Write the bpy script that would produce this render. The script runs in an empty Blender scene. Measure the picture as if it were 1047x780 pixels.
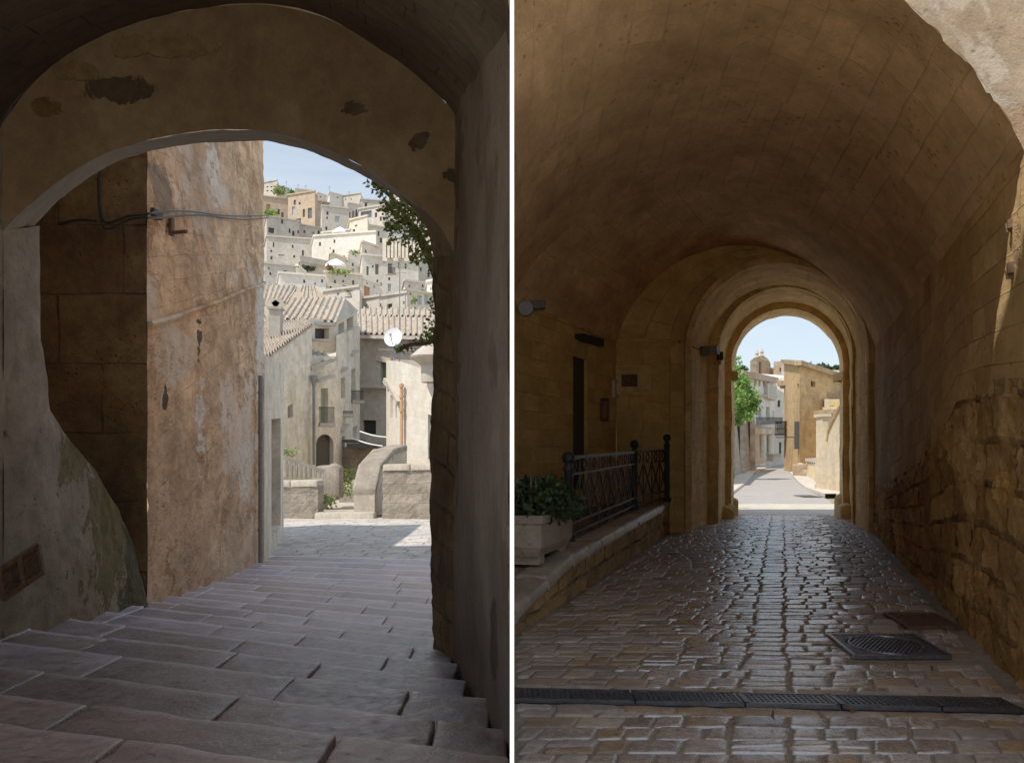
import bpy, math, random
from mathutils import Vector, noise
R = math.radians
random.seed(7)
scene = bpy.context.scene
COL = scene.collection
F = 900.0; CX = 523.5; HZ = 468.0; EYE = 1.6
def P(px, py, Y):            # a point seen in the photograph at distance Y
    return ((px-CX)/F*Y, Y, EYE-(py-HZ)/F*Y)
def X(px, Y): return (px-CX)/F*Y
def Z(py, Y): return EYE-(py-HZ)/F*Y
def lerp(a, b, t): return a+(b-a)*t
def fnoise(x, y, z, s=1.0, o=4):
    return noise.fractal(Vector((x*s, y*s, z*s)), 1.0, 2.0, o)
# ---------------------------------------------------------------- materials
class NT:
    def __init__(s, name):
        s.m = bpy.data.materials.new(name); s.m.use_nodes = True
        s.t = s.m.node_tree; s.n = s.t.nodes; s.b = s.n['Principled BSDF']; s.out = s.n['Material Output']
    def new(s, typ, **kw):
        n = s.n.new(typ)
        for k, v in kw.items():
            if k.startswith('i_'): n.inputs[k[2:].replace('_', ' ')].default_value = v
            else: setattr(n, k, v)
        return n
    def link(s, a, b): s.t.links.new(a, b)
    def noise(s, vec, scale, detail=6, rough=.6, dist=0):
        n = s.new('ShaderNodeTexNoise'); n.inputs['Scale'].default_value = scale
        n.inputs['Detail'].default_value = min(detail, 5); n.inputs['Roughness'].default_value = rough
        n.inputs['Distortion'].default_value = dist
        s.link(vec, n.inputs['Vector']); return n.outputs['Fac']
    def ramp(s, fac, lo, hi, a=0.0, b=1.0):
        n = s.new('ShaderNodeMapRange'); n.inputs['From Min'].default_value = lo; n.inputs['From Max'].default_value = hi
        n.inputs['To Min'].default_value = a; n.inputs['To Max'].default_value = b
        s.link(fac, n.inputs['Value']); return n.outputs['Result']
    def mix(s, fac, a, b, mode='MIX'):
        n = s.new('ShaderNodeMix', data_type='RGBA', blend_type=mode)
        for sock, v in ((n.inputs[0], fac), (n.inputs[6], a), (n.inputs[7], b)):
            if isinstance(v, (int, float)): sock.default_value = v
            elif isinstance(v, tuple): sock.default_value = (*v, 1) if len(v) == 3 else v
            else: s.link(v, sock)
        return n.outputs[2]
    def math(s, op, a, b=None, c=None):
        n = s.new('ShaderNodeMath', operation=op)
        for i, v in enumerate((a, b, c)):
            if v is None: continue
            if isinstance(v, (int, float)): n.inputs[i].default_value = v
            else: s.link(v, n.inputs[i])
        return n.outputs[0]
    def vmath(s, op, a, b):
        n = s.new('ShaderNodeVectorMath', operation=op)
        for i, v in enumerate((a, b)):
            if isinstance(v, tuple): n.inputs[i].default_value = v
            else: s.link(v, n.inputs[i])
        return n
    def bump(s, h, strength, dist=.02, prev=None):
        n = s.new('ShaderNodeBump'); n.inputs['Strength'].default_value = strength; n.inputs['Distance'].default_value = dist
        s.link(h, n.inputs['Height'])
        if prev: s.link(prev, n.inputs['Normal'])
        return n.outputs['Normal']

def plain(name, col, rough=.6, metal=0, var=.25, scale=20, bump=.1, coord='Object'):
    k = NT(name); tc = k.new('ShaderNodeTexCoord').outputs[coord]
    f = k.noise(tc, scale)
    c = k.mix(k.ramp(f, .3, .7), tuple(v*(1-var) for v in col), tuple(min(1, v*(1+var)) for v in col))
    k.link(c, k.b.inputs['Base Color']); k.b.inputs['Roughness'].default_value = rough; k.b.inputs['Metallic'].default_value = metal
    k.link(k.bump(k.noise(tc, scale*3), bump, .01), k.b.inputs['Normal'])
    return k.m

def stone(name, c1, c2, mortar=(.2, .15, .1), bw=.5, bh=.25, ms=.012, joint=.5, rough=.9, warp=.03,
          stain=(.1, .07, .04), stain_amt=.5, stain_scale=.6, grain=.5, pits=.4, patches=(), vary=.35, low=None, mot=None, gain=1.0, erode=None, ps=(1, 1, 1)):
    k = NT(name); G = lambda c: tuple(min(.85, v*gain) for v in c)
    c1, c2, mortar, stain = G(c1), G(c2), G(mortar), G(stain)
    if mot: mot = (G(mot[0]), *mot[1:])
    if low: low = (G(low[0]), *low[1:])
    patches = [(p, r, G(c)) for p, r, c in patches]
    uv = k.new('ShaderNodeTexCoord').outputs['UV']; rawpos = k.new('ShaderNodeNewGeometry').outputs['Position']
    pm = k.new('ShaderNodeMapping'); pm.inputs['Scale'].default_value = ps; k.link(rawpos, pm.inputs['Vector']); pos = pm.outputs[0] if ps != (1, 1, 1) else rawpos
    wn = k.new('ShaderNodeTexNoise'); wn.inputs['Scale'].default_value = 1.3; wn.inputs['Detail'].default_value = 4
    k.link(uv, wn.inputs['Vector'])
    w = k.vmath('SUBTRACT', wn.outputs['Color'], (.5, .5, .5)); w = k.vmath('SCALE', w.outputs[0], (0, 0, 0)); w.inputs['Scale'].default_value = warp*2
    uvw = k.vmath('ADD', uv, w.outputs[0]).outputs[0]
    if bw:
        br = k.new('ShaderNodeTexBrick'); k.link(uvw, br.inputs['Vector'])
        br.inputs['Scale'].default_value = 1; br.inputs['Brick Width'].default_value = bw; br.inputs['Row Height'].default_value = bh
        br.inputs['Mortar Size'].default_value = ms; br.inputs['Mortar Smooth'].default_value = .6; br.inputs['Bias'].default_value = -.1
        br.offset_frequency = 2; br.squash = 1.35; br.squash_frequency = 3
        br.inputs['Color1'].default_value = (*c1, 1); br.inputs['Color2'].default_value = (*c2, 1)
        jf = k.ramp(k.noise(uv, 1.1), .35, .6)
        mf = k.math('MULTIPLY', br.outputs['Fac'], jf)
        br.inputs['Mortar'].default_value = (*[(a+b)/2 for a, b in zip(c1, c2)], 1)
        base = k.mix(mf, br.outputs['Color'], mortar)
    else:
        base = k.mix(k.ramp(k.noise(pos, .9), .35, .65), c1, c2); mf = None
    # tone variation at three scales
    n1 = k.noise(pos, 1.7, 8, .65); n2 = k.noise(pos, 9, 8, .7); n3 = k.noise(pos, 55, 4, .7)
    base = k.mix(1.0, base, k.mix(k.ramp(n1, .3, .7), (1-vary,)*3, (1+vary*.6,)*3), 'MULTIPLY')
    base = k.mix(1.0, base, k.mix(k.ramp(n2, .3, .7), (1-vary*.6,)*3, (1+vary*.4,)*3), 'MULTIPLY')
    base = k.mix(1.0, base, k.mix(k.ramp(n3, .3, .7), (.86,)*3, (1.08,)*3), 'MULTIPLY')
    if mot:   # patches of another plaster tone
        f = k.ramp(k.noise(pos, mot[1], 8, .62, .4), mot[2], mot[2]+.05)
        base = k.mix(f, base, mot[0])
    # dark stains, drawn out downwards
    mp = k.new('ShaderNodeMapping'); mp.inputs['Scale'].default_value = (stain_scale*1.6, stain_scale*1.6, stain_scale*.75); k.link(pos, mp.inputs['Vector'])
    sf = k.ramp(k.noise(mp.outputs[0], 1, 9, .68), .5, .72, 0, stain_amt)
    base = k.mix(sf, base, stain)
    h = k.math('ADD', k.math('MULTIPLY', n2, grain), k.math('MULTIPLY', n3, grain*.35))
    vr = k.new('ShaderNodeTexVoronoi'); vr.inputs['Scale'].default_value = 14; k.link(k.vmath('ADD', pos, w.outputs[0]).outputs[0], vr.inputs['Vector'])
    pit = k.math('MULTIPLY', k.ramp(vr.outputs['Distance'], .12, .3, 1, 0), k.ramp(k.noise(pos, 2.3), .5, .62))
    h = k.math('SUBTRACT', h, k.math('MULTIPLY', pit, pits))
    base = k.mix(k.math('MULTIPLY', pit, .55*min(1, pits*2)), base, tuple(v*.35 for v in c1))
    if low:   # (colour, z0, z1, amount) dirty or mossy foot
        sx = k.new('ShaderNodeSeparateXYZ'); k.link(pos, sx.inputs[0])
        zz = k.math('ADD', sx.outputs['Z'], k.math('MULTIPLY', k.math('SUBTRACT', k.noise(pos, 1.5), .5), 1.2))
        base = k.mix(k.ramp(zz, low[1], low[2], low[3], 0), base, low[0])
    if erode:   # (colour, scale, threshold): wind-eaten honeycomb, drawn out vertically
        me_ = k.new('ShaderNodeMapping'); me_.inputs['Scale'].default_value = (1, 1, .8); k.link(pos, me_.inputs['Vector'])
        e1 = k.noise(me_.outputs[0], erode[1], 9, .72, .8); area = k.ramp(k.noise(pos, .55, 3), .42, .58)
        ef = k.math('MULTIPLY', k.ramp(e1, erode[2], erode[2]+.09), area)
        base = k.mix(k.math('MULTIPLY', ef, .85), base, G(erode[0]))
        lf = k.math('MULTIPLY', k.ramp(e1, erode[2]-.2, erode[2]-.1, 1, 0), area)
        base = k.mix(k.math('MULTIPLY', lf, .5), base, tuple(min(.8, v*1.3) for v in c2))
        h = k.math('SUBTRACT', h, k.math('MULTIPLY', ef, 1.2))
    for ctr, rad, col in patches:
        d = k.vmath('SUBTRACT', rawpos, tuple(ctr)); d = k.vmath('DIVIDE', d.outputs[0], tuple(rad))
        ln = k.new('ShaderNodeVectorMath', operation='LENGTH'); k.link(d.outputs[0], ln.inputs[0])
        e = k.math('ADD', ln.outputs['Value'], k.math('MULTIPLY', k.math('SUBTRACT', k.noise(pos, 3.2, 9, .72, .6), .5), 3.2))
        pf = k.ramp(e, .8, .92, 1, 0)
        base = k.mix(pf, base, k.mix(k.ramp(n2, .35, .65), tuple(v*.7 for v in col), tuple(v*1.25 for v in col)))
        h = k.math('SUBTRACT', h, k.math('MULTIPLY', pf, .5))
    k.link(base, k.b.inputs['Base Color']); k.b.inputs['Roughness'].default_value = rough
    nrm = k.bump(h, .65, .03)
    if mf is not None:
        nrm = k.bump(k.math('SUBTRACT', 1.0, mf), joint, .02, nrm)
    k.link(nrm, k.b.inputs['Normal'])
    k.b.inputs['Specular IOR Level'].default_value = .25
    return k.m

def setts(name, cols, rough=(.25, .6), spec=.5, dark=(.05, .04, .035), rim=None, bump=.5, ior=1.5, toward=None):
    """stone blocks: each island its own tone"""
    k = NT(name); g = k.new('ShaderNodeNewGeometry'); pos = g.outputs['Position']; rnd = g.outputs['Random Per Island']
    cr = k.new('ShaderNodeValToRGB'); k.link(rnd, cr.inputs[0])
    cr.color_ramp.elements[0].color = (*cols[0], 1); cr.color_ramp.elements[1].color = (*cols[-1], 1)
    for i, c in enumerate(cols[1:-1]):
        e = cr.color_ramp.elements.new((i+1)/(len(cols)-1)); e.color = (*c, 1)
    n1 = k.noise(pos, 2.2, 7, .65); n2 = k.noise(pos, 17, 7, .7); n3 = k.noise(pos, 70, 3, .6)
    c = k.mix(1.0, cr.outputs[0], k.mix(k.ramp(n1, .3, .7), (.6,)*3, (1.25,)*3), 'MULTIPLY')
    c = k.mix(1.0, c, k.mix(k.ramp(n2, .3, .7), (.6,)*3, (1.2,)*3), 'MULTIPLY')
    n4 = k.noise(pos, 28, 5, .75); c = k.mix(k.ramp(n4, .58, .66, 0, .7), c, dark)
    c = k.mix(k.ramp(n2, .6, .68, 0, .75), c, dark)
    if rim:  # worn far edge with its highlight painted pale; near part darker
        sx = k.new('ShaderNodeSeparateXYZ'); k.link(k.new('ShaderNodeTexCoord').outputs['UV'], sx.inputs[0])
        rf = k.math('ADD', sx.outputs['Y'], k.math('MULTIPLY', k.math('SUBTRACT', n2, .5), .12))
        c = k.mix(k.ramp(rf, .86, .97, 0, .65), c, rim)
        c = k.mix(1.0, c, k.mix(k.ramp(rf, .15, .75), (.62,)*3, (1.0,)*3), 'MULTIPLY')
    if toward:     # darker and browner near the passage, paler and bluer further down: (y0, y1, tint0, tint1)
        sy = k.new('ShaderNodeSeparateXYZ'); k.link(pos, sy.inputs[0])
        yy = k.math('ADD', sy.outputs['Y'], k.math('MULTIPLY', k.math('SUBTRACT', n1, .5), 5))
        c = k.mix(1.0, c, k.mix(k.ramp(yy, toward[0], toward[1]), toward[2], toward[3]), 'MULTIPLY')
    k.b.inputs['IOR'].default_value = ior
    k.link(c, k.b.inputs['Base Color'])
    k.link(k.ramp(n2, .3, .7, rough[0], rough[1]), k.b.inputs['Roughness'])
    k.b.inputs['Specular IOR Level'].default_value = spec
    nr = k.bump(n2, bump, .012); nr = k.bump(n3, bump*.5, .004, nr); nr = k.bump(k.ramp(n2, .66, .74, 1, 0), bump*.6, .008, nr)
    k.link(nr, k.b.inputs['Normal'])
    return k.m

def leafmat(name, a, b):
    k = NT(name); g = k.new('ShaderNodeNewGeometry')
    c = k.mix(g.outputs['Random Per Island'], a, b)
    k.link(c, k.b.inputs['Base Color']); k.b.inputs['Roughness'].default_value = .55
    tr = k.new('ShaderNodeBsdfTranslucent'); k.link(c, tr.inputs['Color'])
    mx = k.new('ShaderNodeMixShader'); mx.inputs[0].default_value = .3
    k.link(k.b.outputs[0], mx.inputs[1]); k.link(tr.outputs[0], mx.inputs[2]); k.link(mx.outputs[0], k.out.inputs[0])
    return k.m
# ---------------------------------------------------------------- mesh helpers
class MB:
    def __init__(s): s.v = []; s.f = []; s.uv = []; s.smooth = False
    def quad(s, a, b, c, d, uv=None):
        i = len(s.v); s.v += [tuple(a), tuple(b), tuple(c), tuple(d)]; s.f.append((i, i+1, i+2, i+3))
        if uv is None:
            A, B, D = Vector(a), Vector(b), Vector(d); w = (B-A).length; h = (D-A).length
            uv = ((0, 0), (w, 0), (w, h), (0, h))
        s.uv.append(tuple(uv))
    def poly(s, pts, uv=None):
        i = len(s.v); s.v += [tuple(p) for p in pts]; s.f.append(tuple(range(i, i+len(pts))))
        s.uv.append(tuple(uv) if uv else tuple((p[0]+p[1]*.3, p[2] if abs(pts[0][2]-pts[2][2]) > .01 else p[1]) for p in pts))
    def grid(s, fn, nu, nv, uvs=(1, 1), uvo=(0, 0)):
        i0 = len(s.v)
        for j in range(nv+1):
            for i in range(nu+1): s.v.append(tuple(fn(i/nu, j/nv)))
        for j in range(nv):
            for i in range(nu):
                a = i0+j*(nu+1)+i; s.f.append((a, a+1, a+nu+2, a+nu+1))
                s.uv.append(tuple(((i+du)/nu*uvs[0]+uvo[0], (j+dv)/nv*uvs[1]+uvo[1]) for du, dv in ((0, 0), (1, 0), (1, 1), (0, 1))))
    def box(s, x0, x1, y0, y1, z0, z1):
        p = [(x, y, z) for z in (z0, z1) for y in (y0, y1) for x in (x0, x1)]
        for q in ((0, 1, 5, 4), (1, 3, 7, 5), (3, 2, 6, 7), (2, 0, 4, 6), (4, 5, 7, 6), (0, 2, 3, 1)): s.quad(*[p[i] for i in q])
    def obox(s, c, ux, uy, uz, sx, sy, sz):   # oriented box about centre c
        c, ux, uy, uz = Vector(c), Vector(ux).normalized()*sx/2, Vector(uy).normalized()*sy/2, Vector(uz).normalized()*sz/2
        p = [c+ux*a+uy*b+uz*d for d in (-1, 1) for b in (-1, 1) for a in (-1, 1)]
        for q in ((0, 1, 5, 4), (1, 3, 7, 5), (3, 2, 6, 7), (2, 0, 4, 6), (4, 5, 7, 6), (0, 2, 3, 1)): s.quad(*[p[i] for i in q])
    def bar(s, a, b, w, h=None):
        a, b = Vector(a), Vector(b); d = b-a; h = h or w
        side = d.cross(Vector((0, 0, 1)))
        if side.length < 1e-4: side = Vector((1, 0, 0))
        up = side.cross(d)
        s.obox((a+b)/2, d, side, up, d.length, w, h)
    def tube(s, pts, r, n=8, cap=True):
        pts = [Vector(p) for p in pts]; rs = r if isinstance(r, (list, tuple)) else [r]*len(pts)
        i0 = len(s.v)
        for k, p in enumerate(pts):
            d = (pts[min(k+1, len(pts)-1)]-pts[max(k-1, 0)]).normalized()
            a = d.cross(Vector((0, 0, 1)));
            if a.length < .05: a = d.cross(Vector((1, 0, 0)))
            a.normalize(); b = d.cross(a)
            for q in range(n):
                t = q/n*math.tau; s.v.append(tuple(p+(a*math.cos(t)+b*math.sin(t))*rs[k]))
        for k in range(len(pts)-1):
            for q in range(n):
                a = i0+k*n+q; b = i0+k*n+(q+1) % n
                s.f.append((a, b, b+n, a+n)); s.uv.append(((0, 0), (1, 0), (1, 1), (0, 1)))
        if cap:
            for base in (i0, i0+(len(pts)-1)*n):
                s.f.append(tuple(range(base, base+n))); s.uv.append(tuple((0, 0) for _ in range(n)))
    def lathe(s, c, prof, n=16):     # prof: (r, z)
        i0 = len(s.v)
        for r, z in prof:
            for q in range(n): t = q/n*math.tau; s.v.append((c[0]+r*math.cos(t), c[1]+r*math.sin(t), c[2]+z))
        for k in range(len(prof)-1):
            for q in range(n):
                a = i0+k*n+q; b = i0+k*n+(q+1) % n
                s.f.append((a, b, b+n, a+n)); s.uv.append(((0, 0), (1, 0), (1, 1), (0, 1)))
        s.f.append(tuple(range(i0+(len(prof)-1)*n, i0+len(prof)*n))); s.uv.append(tuple((0, 0) for _ in range(n)))
    def sphere(s, c, r, n=12, sz=1):
        prof = [(max(.0005, r*math.sin(math.pi*k/8)), -r*sz*math.cos(math.pi*k/8)) for k in range(9)]
        s.lathe(c, prof, n)
    def stone(s, q, dome=.02, depth=.1, n=7, rnd=.012, edge=.1, seed=0, ns=.01, freq=7):
        """worn stone block on the plan quad q (4 points with z), rounded shoulders"""
        q = [Vector(p) for p in q]; i0 = len(s.v)
        cj = [Vector((random.uniform(-rnd, rnd), random.uniform(-rnd, rnd), 0)) for _ in range(4)]
        q = [p+c for p, c in zip(q, cj)]
        W = (q[1]-q[0]).length; D = (q[3]-q[0]).length
        def sp(n, L):
            e = min(edge, .3*L)/L
            return [0, e*.35, e] + [e+(1-2*e)*k/(n-3) for k in range(1, n-3)] + [1-e, 1-e*.35, 1]
        us, vs = sp(n, W), sp(n, D)
        for j, v in enumerate(vs):
            for i, u in enumerate(us):
                p = (q[0]*(1-u)+q[1]*u)*(1-v)+(q[3]*(1-u)+q[2]*u)*v
                du = min(u, 1-u)*W; dv = min(v, 1-v)*D; e = edge
                h = 1-max(0, 1-du/e)**2.4 - max(0, 1-dv/e)**2.4
                # soften the corners
                if du < e and dv < e:
                    k = ((1-du/e)**2+(1-dv/e)**2)
                    if k > 1: 
                        c = (q[0]+q[1]+q[2]+q[3])/4; p = p.lerp(c, (k-1)*.5*e/max(W, D))
                zz = dome*max(-1.2, h) + ns*fnoise(p.x, p.y, seed, freq, 3)
                s.v.append((p.x, p.y, p.z+zz))
        N = len(us); M = len(vs)
        for j in range(M-1):
            for i in range(N-1):
                a = i0+j*N+i; s.f.append((a, a+1, a+N+1, a+N)); s.uv.append(((us[i], vs[j]), (us[i+1], vs[j]), (us[i+1], vs[j+1]), (us[i], vs[j+1])))
        ring = [i for i in range(N)]+[j*N+N-1 for j in range(1, M)]+[(M-1)*N+i for i in range(N-2, -1, -1)]+[j*N for j in range(M-2, 0, -1)]
        b0 = len(s.v)
        for r in ring: x, y, z = s.v[i0+r]; s.v.append((x, y, z-depth))
        L = len(ring)
        for k in range(L):
            s.f.append((i0+ring[k], b0+k, b0+(k+1) % L, i0+ring[(k+1) % L])); s.uv.append(((0, 0), (1, 0), (1, 1), (0, 1)))
    def build(s, name, mat, parent=None, smooth=False, kind=None):
        me = bpy.data.meshes.new(name); me.from_pydata(s.v, [], s.f)
        ul = me.uv_layers.new(name='UVMap'); flat = [c for f in s.uv for p in f for c in p]
        ul.data.foreach_set('uv', flat)
        if smooth: me.polygons.foreach_set('use_smooth', [True]*len(me.polygons))
        me.materials.append(mat); me.update()
        o = bpy.data.objects.new(name, me); COL.objects.link(o)
        if parent: o.parent = parent
        if kind: o['kind'] = kind
        return o
def tag(o, label, cat, group=None, kind=None):
    o['label'] = label; o['category'] = cat
    if group: o['group'] = group
    if kind: o['kind'] = kind
    return o
def thing(name, label, cat, group=None):
    o = bpy.data.objects.new(name, None); COL.objects.link(o); o.empty_display_size = .2
    return tag(o, label, cat, group)
def place(root):
    """put the empty at the base of its thing, children keep their place"""
    pts = []
    def walk(o):
        for c in [x for x in bpy.data.objects if x.parent == o]:
            if c.type == 'MESH': pts.extend([c.data.vertices[0].co, c.data.vertices[-1].co])
    walk(root)
    if not pts: return
    c = sum(pts, Vector())/len(pts); c.z = min(p.z for p in pts)
    root.location = c
    for ch in [x for x in bpy.data.objects if x.parent == root]: ch.location = -c
def rough_grid(mb, fn, nu, nv, uvs, nrm, amp, freq=1.0, uvo=(0, 0), seed=0, fine=.35):
    n = Vector(nrm).normalized()
    def g(u, v):
        p = Vector(fn(u, v)); d = amp*(fnoise(p.x+seed, p.y, p.z, freq, 3)+fine*fnoise(p.x, p.y+seed, p.z, freq*6, 3))
        return p+n*d
    mb.grid(g, nu, nv, uvs, uvo)
def resample(pts, n):
    pts = [Vector(p) for p in pts]; L = [0]
    for a, b in zip(pts, pts[1:]): L.append(L[-1]+(b-a).length)
    out = []
    for i in range(n+1):
        t = i/n*L[-1]; k = 0
        while k < len(L)-2 and L[k+1] < t: k += 1
        f = (t-L[k])/max(1e-9, L[k+1]-L[k]); out.append(pts[k].lerp(pts[k+1], f))
    return out, L[-1]
def catmull(pts, m=8):
    pts = [Vector(p) for p in pts]; out = []
    for i in range(len(pts)-1):
        p0, p1, p2, p3 = pts[max(i-1, 0)], pts[i], pts[i+1], pts[min(i+2, len(pts)-1)]
        for k in range(m):
            t = k/m
            out.append(.5*((2*p1)+(p2-p0)*t+(2*p0-5*p1+4*p2-p3)*t*t+(3*p1-p0-3*p2+p3)*t**3))
    out.append(pts[-1]); return out
def loft(mb, curves, n, m, amp=0, freq=1.0, uvo=(0, 0), seed=0):
    """curves: list of polylines, joined one to the next; m rows between each pair"""
    rs = [resample(c, n) for c in curves]; uo = uvo[1]; NN = []
    for q in range(len(rs)):
        C = rs[q][0]; U, V = rs[max(q-1, 0)][0], rs[min(q+1, len(rs)-1)][0]
        NN.append([((C[min(n, i+1)]-C[max(0, i-1)]).cross(V[i]-U[i])).normalized() for i in range(n+1)])
    for qi, ((A, la), (B, lb)) in enumerate(zip(rs, rs[1:])):
        h = sum((a-b).length for a, b in zip(A, B))/(n+1); L = (la+lb)/2
        def fn(u, v, A=A, B=B, qi=qi):
            i = int(round(u*n)); p = A[i].lerp(B[i], v)
            if amp:
                q = p; nn = NN[qi][i].lerp(NN[qi+1][i], v)
                if nn.length > 1e-9:
                    p = p+nn*amp*(fnoise(q.x+seed, q.y, q.z, freq, 3)+.3*fnoise(q.x, q.y+seed, q.z, freq*6, 2))
            return p
        mb.grid(fn, n, m, (L, h), (uvo[0], uo)); uo += h

def facade(mb, A, B, holes, reveal=.2, uvo=(0, 0), shear=False):
    """wall from plan point A to B; each is (x, y, zbottom, ztop). holes = (px0, py0, px1, py1) in picture units.
    returns for each hole its four corner points at the reveal depth"""
    ax, ay, az0, az1 = A; bx, by, bz0, bz1 = B
    L = math.hypot(bx-ax, by-ay)
    def pt(u, v, d=0):
        x = lerp(ax, bx, u); y = lerp(ay, by, u); z = lerp(lerp(az0, bz0, u), lerp(az1, bz1, u), v)
        nx, ny = (by-ay)/L, -(bx-ax)/L
        if nx*(-x)+ny*(-y) > 0: nx, ny = -nx, -ny        # away from the viewer
        return (x+nx*d, y+ny*d, z)
    H = ((az1-az0)+(bz1-bz0))/2
    rects = []
    for h in holes:
        def u_of(px):
            k = (px-CX)/F; den = (bx-ax)-k*(by-ay)
            return (k*ay-ax)/den
        u0, u1 = sorted((u_of(h[0]), u_of(h[2])))
        um = (u0+u1)/2; ym = lerp(ay, by, um)
        def v_of(py):
            z = Z(py, ym); zb = lerp(az0, bz0, um); zt = lerp(az1, bz1, um); return (z-zb)/(zt-zb)
        v0, v1 = sorted((v_of(h[1]), v_of(h[3])))
        rects.append((max(.002, u0), min(.998, u1), max(.002, v0), min(.998, v1)))
    us = sorted({0, 1, *[r[0] for r in rects], *[r[1] for r in rects]}); vs = sorted({0, 1, *[r[2] for r in rects], *[r[3] for r in rects]})
    for u0, u1 in zip(us, us[1:]):
        for v0, v1 in zip(vs, vs[1:]):
            um, vm = (u0+u1)/2, (v0+v1)/2
            if any(r[0] < um < r[1] and r[2] < vm < r[3] for r in rects): continue
            mb.quad(pt(u0, v0), pt(u1, v0), pt(u1, v1), pt(u0, v1), [(u*L+uvo[0], v*H+uvo[1]) for u, v in ((u0, v0), (u1, v0), (u1, v1), (u0, v1))])
    out = []
    for u0, u1, v0, v1 in rects:
        f = [pt(u0, v0), pt(u1, v0), pt(u1, v1), pt(u0, v1)]; b = [pt(u0, v0, reveal), pt(u1, v0, reveal), pt(u1, v1, reveal), pt(u0, v1, reveal)]
        for i in range(4): mb.quad(f[i], f[(i+1) % 4], b[(i+1) % 4], b[i])
        out.append((f, b, (pt(u0, v0, 1)[0]-pt(u0, v0, 0)[0], pt(u0, v0, 1)[1]-pt(u0, v0, 0)[1])))
    return out

WM = {}
def window_in(parent, hole, kind='shutter', name='window'):
    f, b, nrm = hole; b = [Vector(p) for p in b]; n = Vector((nrm[0], nrm[1], 0))
    if n.length < 1e-6: n = Vector((0, 1, 0))
    n.normalize()
    w = (b[1]-b[0]).length; h = (b[3]-b[0]).length
    t = min(.07, w*.1)
    m = MB(); mat = WM[kind]
    if kind in ('dark', 'void'):
        m.quad(*b); return m.build(name, mat, parent)
    # frame of four bars + centre bar, with a panel behind
    o = MB()
    for a, c in ((0, 1), (1, 2), (2, 3), (3, 0)): o.bar(b[a]-n*.02, b[c]-n*.02, t, t)
    o.bar((b[0]+b[1])/2-n*.025, (b[2]+b[3])/2-n*.025, t, t)
    fr = o.build(name, WM['frame_'+kind] if 'frame_'+kind in WM else mat, parent)
    m.quad(*[p+n*.01 for p in b])
    m.build('shutter' if kind in ('shutter', 'green', 'pale') else 'pane', mat, fr)
    return fr

def building(name, label, cat, corners, mat, walls, cap=True, group=None, reveal=.2, roofmat=None):
    """corners: list of (x, y, z0, z1); walls: {edge index: [(px0, py0, px1, py1, kind), ...]}"""
    root = thing(name, label, cat, group)
    mb = MB(); wins = []; run = 0
    for i in range(len(corners)):
        A, B = corners[i], corners[(i+1) % len(corners)]
        hs = walls.get(i, [])
        res = facade(mb, A, B, [h[:4] for h in hs], reveal, (run, 0))
        run += math.hypot(B[0]-A[0], B[1]-A[1])
        wins += [(r, h[4]) for r, h in zip(res, hs)]
    if cap and not roofmat: mb.poly([(c[0], c[1], c[3]-.02) for c in corners])
    mb.build('wall', mat, root)
    if roofmat:
        r = MB(); r.poly([(c[0], c[1], c[3]-.02) for c in corners]); r.build('roof', roofmat, root)
    for r, k in wins: window_in(root, r, k, 'door' if k == 'door' else 'window')
    return root

def tile_roof(name, A, B, C, D, mat, parent, pitch=.3, amp=.07, thick=.12):
    """A-B eave, D-C ridge; barrel tile rows run from ridge to eave"""
    A, B, C, D = map(Vector, (A, B, C, D)); L = max((B-A).length, (C-D).length); H = (D-A).length
    n = (B-A).cross(D-A).normalized()
    if n.z < 0: n = -n
    nc = int(L/pitch)*8; nr = max(3, int(H/.4)); m = MB()
    def fn(u, v):
        p = (A*(1-u)+B*u)*(1-v)+(D*(1-u)+C*u)*v
        ph = u*L/pitch*math.pi
        w = max(0, math.sin(ph*2))**.6*amp*1.6
        row = (v*nr) % 1.0
        w += .02*(1-row) if 0 < v < 1 else .02
        w += .025*fnoise(p.x, p.y, p.z, .8, 2)
        return p+n*w
    m.grid(fn, nc, nr*2, (L, H))
    for a, b in ((A, B), (B, C), (C, D), (D, A)): m.quad(a, b, b-Vector((0, 0, thick)), a-Vector((0, 0, thick)))
    m.quad(A-Vector((0, 0, thick)), B-Vector((0, 0, thick)), C-Vector((0, 0, thick)), D-Vector((0, 0, thick)))
    return m.build(name, mat, parent)

def leaves(mb, pts, size, rnd=random, flat=.3):
    for c in pts:
        c = Vector(c); s = size*rnd.uniform(.6, 1.3)
        d = Vector((rnd.gauss(0, 1), rnd.gauss(0, 1), rnd.gauss(-.2, .7))).normalized()
        e = d.cross(Vector((rnd.gauss(0, 1), rnd.gauss(0, 1), rnd.gauss(0, 1)))).normalized()
        n = d.cross(e)
        a = c; b = c+d*s*.5+e*s*.33+n*s*.06; t = c+d*s; g = c+d*s*.5-e*s*.33+n*s*.06
        mb.quad(a, b, t, g)
def blob_pts(c, r, n, rnd=random, shell=.5):
    out = []
    while len(out) < n:
        v = Vector((rnd.uniform(-1, 1), rnd.uniform(-1, 1), rnd.uniform(-1, 1))); l = v.length
        if l > 1 or l < 1e-3: continue
        v = v/l*(l**shell)
        k = 1+.45*fnoise(v.x*1.3+c[0], v.y*1.3+c[1], v.z*1.3, 1.2, 2)
        out.append((c[0]+v.x*r[0]*k, c[1]+v.y*r[1]*k, c[2]+v.z*r[2]*k))
    return out
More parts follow.
